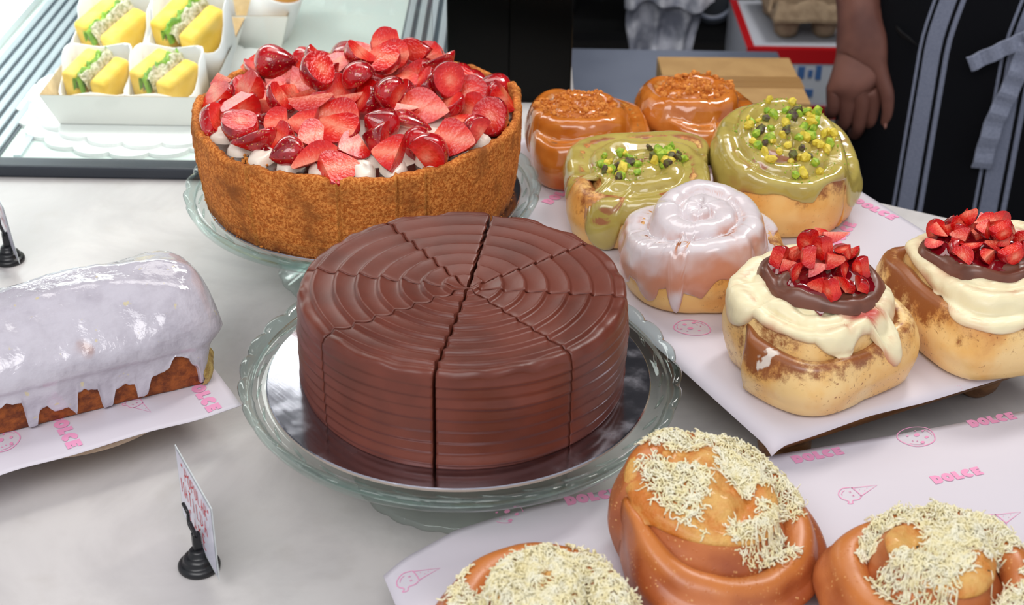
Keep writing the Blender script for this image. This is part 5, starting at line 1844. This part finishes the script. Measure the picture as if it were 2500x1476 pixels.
holder_and_card(487, 1395, 'black card holder on the counter in front of the chocolate cake stand', 'white card lettered in red standing in front of the chocolate cake stand',
                [('"POPULAR"', 0.013, 0.043, 0.0115, 0.0074), ('MATILDA', 0.008, 0.026, 0.0125, 0.0088), ('CAKE', 0.022, 0.008, 0.0125, 0.0105)])
holder_and_card(23, 648, 'black card holder on the counter behind the iced loaf', 'white card lettered in red standing behind the iced loaf',
                [('POPULAR', 0.010, 0.043, 0.0105, 0.0082), ('CAKE', 0.030, 0.026, 0.0115, 0.0100)], lean=0.10)

# ------------------------------------------------------------------ behind the counter
pt = thing('prep_table', 'grey topped prep table behind the counter', 'table', (0.25, 2.00, -0.9))
box('table_top', (0, 0, 0.735), (0.34, 0.58, 0.03), MAT['steel_table'], pt, bevel=0.003)
for sx in (-1, 1):
    for sy in (-1, 1):
        box('leg', (sx * 0.14, sy * 0.25, 0.36), (0.03, 0.03, 0.72), MAT['dark_grey'], pt)
cb = thing('carton', 'flat brown cardboard carton lying on the grey prep table', 'box', (0.292, 1.912, -0.15), (0, 0, 0.02))
box('body', (0, 0, 0.05), (0.186, 0.165, 0.10), MAT['carton'], cb, bevel=0.002)
box('tape_strip', (0, -0.012, 0.1003), (0.187, 0.040, 0.0008), MAT['tape'], cb)
box('flap_seam', (0, -0.012, 0.1009), (0.180, 0.0012, 0.0006), MAT['tape'], cb)

rack = thing('storage_rack', 'dark storage rack at the back of the shop', 'rack', (0.22, 2.78, -0.9))
for sx in (-0.42, 0.62):
    box('post', (sx, 0.0, 0.70), (0.03, 0.03, 1.40), MAT['dark'], rack)
for z in (0.30, 0.62, 1.20):
    box('shelf_board', (0.10, 0.16, z), (1.07, 0.36, 0.025), MAT['dark'], rack)
box('rail', (0.10, -0.02, 1.36), (1.07, 0.02, 0.02), MAT['dark'], rack)
for k, (x, y, z, w, d, h, lab) in enumerate(((-0.06, 2.92, -0.2675, 0.34, 0.28, 0.42, 'black appliance on the rack behind the black column'), )):
    a_ = thing('kitchen_appliance', lab, 'appliance', (x, y, z), (0, 0, 0.05))
    box('housing', (0, 0, h / 2), (w, d, h), MAT['dark'], a_, bevel=0.01)
    box('front_panel', (0, -d / 2 - 0.002, h * 0.55), (w * 0.8, 0.004, h * 0.5), MAT['black_gloss'], a_)
    for i in range(3):
        lathe('knob', [(0.0, 0.012), (0.012, 0.012), (0.014, 0.0), (0.0, 0.0)], MAT['dark_grey'], a_, 20).matrix_basis = Matrix.Translation((-0.1 + 0.1 * i, -d / 2, h * 0.15)) @ Matrix.Rotation(PI / 2, 4, 'X')
for k, (x, z, lab) in enumerate(((0.370, -0.212, 'round dark saucepan nearer the grey cloth on the rack'), (0.492, -0.212, 'round dark saucepan nearer the red and white boxes on the rack'))):
    l_ = thing('saucepan', lab, 'saucepan', (x, 2.745, z), (PI / 2 - 0.25, 0, 0), 'dark saucepans on the rack')
    lathe('disc', [(0.0, 0.004), (0.050, 0.004), (0.054, 0.0), (0.0, -0.002)], MAT['dark_grey'], l_, 40)
    lathe('ring', [(0.036, 0.0045), (0.040, 0.008), (0.044, 0.0045)], MAT['steel_table'], l_, 40)

def hanging_cloth():
    t = thing('hanging_cloth', 'light grey mottled cloth hanging behind the brown carton', 'cloth', (0.276, 2.70, 0.45))
    def tier(nm, w0, w1, z0, z1, off, seed):
        nu, nv = 36, 30
        V = []
        for i in range(nu):
            for j in range(nv):
                f = j / (nv - 1)
                u = (i / (nu - 1) - 0.5)
                w = w0 + (w1 - w0) * f
                x = u * w + 0.008 * float(vnoise([[u * 4, f * 5, seed]], seed)[0])
                y = off + 0.020 * math.sin(u * 17 + 2.5 * f + seed) * (0.4 + 0.6 * f) + 0.010 * float(vnoise([[u * 9, f * 9, seed + 2]], seed)[0])
                V.append((x, y, z0 + (z1 - z0) * f + 0.008 * math.sin(u * 7 + seed) * f))
        V2 = [(x, y + 0.003, z) for x, y, z in V]
        F = grid_faces(nu, nv)
        n = len(V)
        make(nm, V + V2, F + [tuple(n + q for q in f[::-1]) for f in F], MAT['mottled'], t)
    tier('upper_fold', 0.20, 0.165, 0.010, -0.655, -0.035, 3)
    tier('lower_fold', 0.14, 0.125, -0.50, -0.83, 0.0, 5)
hanging_cloth()

sb = thing('low_shelf', 'low dark shelf behind the counter carrying the red and white boxes', 'shelf', (0.51, 2.52, -0.9))
box('shelf_top', (0, 0, 0.45), (0.28, 0.42, 0.02), MAT['dark'], sb)
for sx in (-1, 1):
    box('side', (sx * 0.13, 0, 0.22), (0.02, 0.40, 0.44), MAT['dark'], sb)
def printed_box(label, loc, w, d, h, rz, marks, top_border):
    t = thing('printed_box', label, 'box', loc, (0, 0, rz), 'red and white boxes on the low shelf')
    box('carton', (0, 0, h / 2), (w, d, h), MAT['box_white'], t, bevel=0.002)
    box('red_band', (0, -d / 2 - 0.0006, h - 0.013), (w + 0.001, 0.0014, 0.026), MAT['box_red'], t)
    if top_border:
        box('red_border', (0, -d / 2 + 0.006, h + 0.0004), (w, 0.012, 0.001), MAT['box_red'], t)
        box('red_border', (-w / 2 + 0.007, 0, h + 0.0006), (0.014, d, 0.001), MAT['box_red'], t)
    for x, z, mw, mh, m in marks:
        box('printed_patch', (x, -d / 2 - 0.0008, z), (mw, 0.0012, mh), MAT[m], t, bevel=0.0003)
printed_box('lower red and white box with plain front, under the blue printed box', (0.510, 2.600, -0.44), 0.221, 0.26, 0.124, 0.0, [(0.085, 0.05, 0.012, 0.10, 'box_red'), (0.0, 0.005, 0.20, 0.010, 'box_red')], False)
printed_box('upper red and white box with blue printing, carrying the pulp cup carrier', (0.510, 2.602, -0.3155), 0.221, 0.26, 0.102, 0.0,
            [(-0.03, 0.062, 0.010, 0.018, 'box_blue'), (-0.012, 0.060, 0.012, 0.022, 'box_blue'), (0.004, 0.058, 0.008, 0.014, 'box_blue'), (0.018, 0.060, 0.010, 0.026, 'box_blue'), (-0.010, 0.022, 0.045, 0.014, 'box_blue')], True)

def cup_carrier():
    t = thing('cup_carrier', 'brown moulded pulp cup carrier standing on the blue printed box', 'cup carrier', (0.506, 2.590, -0.2125), (0, 0, 0.05))
    n = 40
    W, D, Hh = 0.135, 0.20, 0.075
    V = []
    for i in range(n):
        for j in range(n):
            x, y = (i / (n - 1) - .5) * W, (j / (n - 1) - .5) * D
            z = Hh
            for cx in (-0.034, 0.034):
                for cy in (-0.052, 0.052):
                    d = math.hypot(x - cx, (y - cy) * 0.9)
                    z = min(z, Hh - 0.066 * float(sstep(0.033, 0.018, d)))
            e = max(abs(x) / (W / 2), abs(y) / (D / 2))
            z -= 0.030 * float(sstep(0.86, 1.0, e))
            V.append((x, y, z + 0.001 * float(vnoise([[x * 90, y * 90, 0]], 4)[0])))
    V2 = [(x, y, max(0.0, z - 0.004)) for x, y, z in V]
    F = grid_faces(n, n)
    m = n * n
    make('pulp_tray', V + V2, F + [tuple(m + q for q in f[::-1]) for f in F], MAT['pulp'], t)
    for sx in (-1, 1):
        for sy in (-1, 1):
            lathe('cup_well', [(0.0, 0.0), (0.013, 0.0), (0.018, 0.012), (0.026, 0.060)], MAT['pulp'], t, 24, loc=(sx * 0.034, sy * 0.052, 0.0005))
cup_carrier()
g_ = thing('green_tub', 'green plastic tub on the low shelf beside the lower box', 'tub', (0.578, 2.430, -0.44))
lathe('tub_body', [(0.0, 0.0), (0.026, 0.0), (0.031, 0.072), (0.0, 0.072)], MAT['green'], g_, 32)
lathe('tub_lid', [(0.033, 0.070), (0.033, 0.084), (0.029, 0.088), (0.0, 0.088)], MAT['green'], g_, 32)
w_ = thing('white_bag', 'crumpled white bag on the low shelf in front of the green tub', 'bag', (0.586, 2.352, -0.44))
V = []
for i in range(28):
    for j in range(18):
        t_, f_ = 2 * PI * i / 28, j / 17
        r_ = 0.038 * (1 - 0.55 * f_ ** 2) * (1 + 0.18 * float(vnoise([[math.cos(t_) * 2, math.sin(t_) * 2, f_ * 5]], 8)[0]))
        V.append((r_ * math.cos(t_), r_ * math.sin(t_), 0.078 * f_))
make('bag_body', V, grid_faces(28, 18, True), MAT['case_white'], w_)

# ------------------------------------------------------------------ the person in the striped apron
def skin_mesh(name, verts, edges, radii, mat, parent=None, root=0, sub=2):
    me = bpy.data.meshes.new(name + '_cage')
    me.from_pydata([tuple(v) for v in verts], edges, [])
    o = bpy.data.objects.new(name + '_cage', me)
    col.objects.link(o)
    md = o.modifiers.new('skin', 'SKIN')
    md.use_smooth_shade = True
    for i, r in enumerate(radii):
        rr = r if isinstance(r, tuple) else (r, r)
        me.skin_vertices[0].data[i].radius = rr
        me.skin_vertices[0].data[i].use_root = (i == root)
    sb_ = o.modifiers.new('sub', 'SUBSURF')
    sb_.levels = sb_.render_levels = sub
    dg = bpy.context.evaluated_depsgraph_get()
    dg.update()
    m2 = bpy.data.meshes.new_from_object(o.evaluated_get(dg))
    m2.name = name
    m2.materials.clear()
    m2.materials.append(mat)
    m2.polygons.foreach_set('use_smooth', [True] * len(m2.polygons))
    bpy.data.objects.remove(o)
    bpy.data.meshes.remove(me)
    r = bpy.data.objects.new(name, m2)
    col.objects.link(r)
    if parent is not None: r.parent = parent
    return r

def person():
    px, py = 0.685, 2.06
    t = thing('person', 'person in a dark navy striped apron standing behind the counter, right arm hanging', 'person', (px, py, -0.9))
    def W(x, y, z): return Vector((x - px, y - py, z + 0.9))          # world -> local
    v, e, r = [], [], []
    def add(p, rad, prev=None):
        v.append(W(*p))
        r.append(rad)
        if prev is not None: e.append((prev, len(v) - 1))
        return len(v) - 1
    pel = add((0.685, 2.07, 0.03), 0.105)
    sp1 = add((0.685, 2.07, 0.18), 0.100, pel)
    ch = add((0.685, 2.08, 0.36), 0.105, sp1)
    nk = add((0.685, 2.08, 0.52), 0.055, ch)
    hd1 = add((0.685, 2.06, 0.62), 0.075, nk)
    hd2 = add((0.685, 2.05, 0.72), 0.09, hd1)
    hd3 = add((0.685, 2.06, 0.80), 0.06, hd2)
    for sx in (-1, 1):
        hp = add((0.685 + sx * 0.09, 2.07, -0.08), 0.092, pel)
        kn = add((0.685 + sx * 0.10, 2.06, -0.42), 0.062, hp)
        cf = add((0.685 + sx * 0.10, 2.08, -0.58), 0.058, kn)
        an = add((0.685 + sx * 0.10, 2.09, -0.81), 0.040, cf)
        add((0.685 + sx * 0.11, 1.98, -0.865), 0.032, an)
    # arms: the right one hangs with the back of the hand to the front
    for sx in (-1, 1):
        sh = add((0.685 + sx * 0.185, 2.08, 0.45), 0.060, ch)
        if sx < 0:
            el = add((0.462, 2.09, 0.205), 0.044, sh)
            fa = add((0.468, 2.05, 0.10), 0.046, el)
            wr0 = add((0.476, 2.015, 0.010), (0.036, 0.030), fa)
            wr = add((0.479, 2.000, -0.028), (0.033, 0.025), wr0)
            pm = add((0.479, 1.990, -0.062), (0.036, 0.022), wr)
            kn_x = (0.450, 0.469, 0.489, 0.507)
            kn_z = (-0.094, -0.103, -0.108, -0.104)
            for q in range(4):
                k0 = add((kn_x[q], 1.980 + (0.006 if q in (0, 3) else 0), kn_z[q]), 0.0145, pm)
                k1 = add((kn_x[q] + 0.002, 1.985, kn_z[q] - (0.030, 0.038, 0.042, 0.036)[q]), 0.0100, k0)
                k2 = add((kn_x[q] + 0.003, 2.006, kn_z[q] - (0.044, 0.056, 0.062, 0.054)[q]), 0.0090, k1)
                add((kn_x[q] + 0.003, 2.024, kn_z[q] - (0.042, 0.056, 0.064, 0.056)[q]), 0.0080, k2)
            t0 = add((0.506, 1.984, -0.058), 0.0160, wr)
            t1 = add((0.523, 1.972, -0.092), 0.0125, t0)
            t2 = add((0.527, 1.970, -0.120), 0.0100, t1)
            add((0.525, 1.975, -0.143), 0.0080, t2)
        else:
            el = add((0.915, 2.07, 0.21), 0.044, sh)
            wr = add((0.925, 1.98, 0.02), 0.028, el)
            pm = add((0.925, 1.965, -0.04), (0.034, 0.018), wr)
            for q in range(4):
                k0 = add((0.900 + 0.017 * q, 1.955, -0.085), 0.0125, pm)
                k1 = add((0.900 + 0.017 * q, 1.960, -0.120), 0.0090, k0)
                add((0.900 + 0.017 * q, 1.975, -0.142), 0.0080, k1)
            t0 = add((0.897, 1.95, -0.05), 0.0125, wr)
            add((0.885, 1.945, -0.095), 0.0095, t0)
    skin_mesh('body', v, e, r, MAT['skin'], t)
    # thumb nail
    bm = bmesh.new()
    bmesh.ops.create_uvsphere(bm, u_segments=12, v_segments=8, radius=1)
    bmesh.ops.transform(bm, matrix=Matrix.Translation(W(0.5265, 1.9665, -0.137)) @ Matrix.Diagonal((0.0050, 0.0020, 0.0075, 1)), verts=bm.verts)
    from_bm('thumbnail', bm, MAT['nail'], t, True)
    # shirt and trousers follow the body
    vv = [W(0.685, 2.07, 0.05), W(0.685, 2.07, 0.20), W(0.685, 2.08, 0.36), W(0.685, 2.08, 0.47), W(0.50, 2.08, 0.45), W(0.466, 2.088, 0.28), W(0.87, 2.08, 0.45), W(0.905, 2.075, 0.28)]
    skin_mesh('shirt', vv, [(0, 1), (1, 2), (2, 3), (2, 4), (4, 5), (2, 6), (6, 7)], [0.116, 0.110, 0.116, 0.075, 0.074, 0.062, 0.074, 0.062], MAT['navy'], t)
    vv = [W(0.685, 2.07, 0.03)]
    ee, rr = [], [0.118]
    for sx in (-1, 1):
        b0 = len(vv)
        vv += [W(0.685 + sx * 0.092, 2.07, -0.09), W(0.685 + sx * 0.100, 2.062, -0.42), W(0.685 + sx * 0.100, 2.085, -0.80)]
        ee += [(0, b0), (b0, b0 + 1), (b0 + 1, b0 + 2)]
        rr += [0.106, 0.082, 0.066]
    skin_mesh('trousers', vv, ee, rr, MAT['navy'], t)
    # apron wrapped round the front, flaring slightly
    nu, nv = 90, 50
    V = np.zeros((nu, nv, 3))
    U = np.zeros((nu, nv))
    for i in range(nu):
        a = math.radians(-112 + 224 * i / (nu - 1))
        for j in range(nv):
            f = j / (nv - 1)
            z = 0.42 - 0.98 * f
            A, B = 0.196 + 0.016 * f, 0.142 + 0.020 * f
            if z > 0.06:
                k = min(1, (z - 0.06) / 0.36)
                a2 = a * (1 - 0.45 * k)
            else:
                a2 = a
            fold = 0.006 * math.sin(a * 6 + 1.2 * math.sin(f * 4)) * f
            x = 0.685 + (A + fold) * math.sin(a2)
            y = 2.065 - (B + fold) * math.cos(a2)
            p = W(x, y, z)
            V[i, j] = p
            U[i, j] = 0.196 * a + 0.685 - 0.552 + 0.010 + 0.012 * float(sstep(-0.02, 0.12, z)) * -1.5
    n = nu * nv
    V1 = V.reshape(-1, 3)
    ctr = np.array(W(0.685, 2.065, 0))
    V2 = V1 + (ctr - V1) * np.array([0.012, 0.012, 0])
    F = grid_faces(nu, nv)
    make('apron', np.concatenate([V1, V2]), F + [tuple(n + q for q in f[::-1]) for f in F], MAT['apron'], t, attrs={'u': np.concatenate([U.ravel(), U.ravel()])})
    def band(nm, pts, w, nrm=(0, -1, 0)):
        P = [np.array(q) for q in catmull(pts, 10)]
        V, F = [], []
        for k in range(len(P)):
            d = P[min(k + 1, len(P) - 1)] - P[max(k - 1, 0)]
            d = d / np.linalg.norm(d)
            s = np.cross(d, np.array(nrm))
            s = s / np.linalg.norm(s)
            pu = 0.0015 * math.sin(k * 1.3)
            V += [tuple(W(*(P[k] + s * w / 2 + np.array([0, pu, 0])))), tuple(W(*(P[k] - s * w / 2 + np.array([0, pu, 0])))), tuple(W(*(P[k] - s * w / 2 + np.array([0, .003 + pu, 0])))), tuple(W(*(P[k] + s * w / 2 + np.array([0, .003 + pu, 0]))))]
        for k in range(len(P) - 1):
            for q in range(4):
                F.append((4 * k + q, 4 * k + (q + 1) % 4, 4 * (k + 1) + (q + 1) % 4, 4 * (k + 1) + q))
        F += [(3, 2, 1, 0), tuple(4 * (len(P) - 1) + q for q in range(4))]
        make(nm, V, F, MAT['tie'], t, smooth=False)
    yk = 1.900
    band('tie_end', [(0.682, yk, 0.022), (0.650, yk - 0.004, 0.006), (0.604, yk - 0.006, -0.018)], 0.021)
    band('tie_end', [(0.680, yk - 0.002, 0.020), (0.668, yk - 0.006, -0.040), (0.652, yk - 0.006, -0.100), (0.646, yk - 0.004, -0.170)], 0.026)
    bm = bmesh.new()
    bmesh.ops.create_uvsphere(bm, u_segments=16, v_segments=10, radius=1)
    bmesh.ops.transform(bm, matrix=Matrix.Translation(W(0.684, yk - 0.006, 0.024)) @ Matrix.Diagonal((0.016, 0.010, 0.013, 1)), verts=bm.verts)
    from_bm('tie_knot', bm, MAT['tie'], t, True)
person()
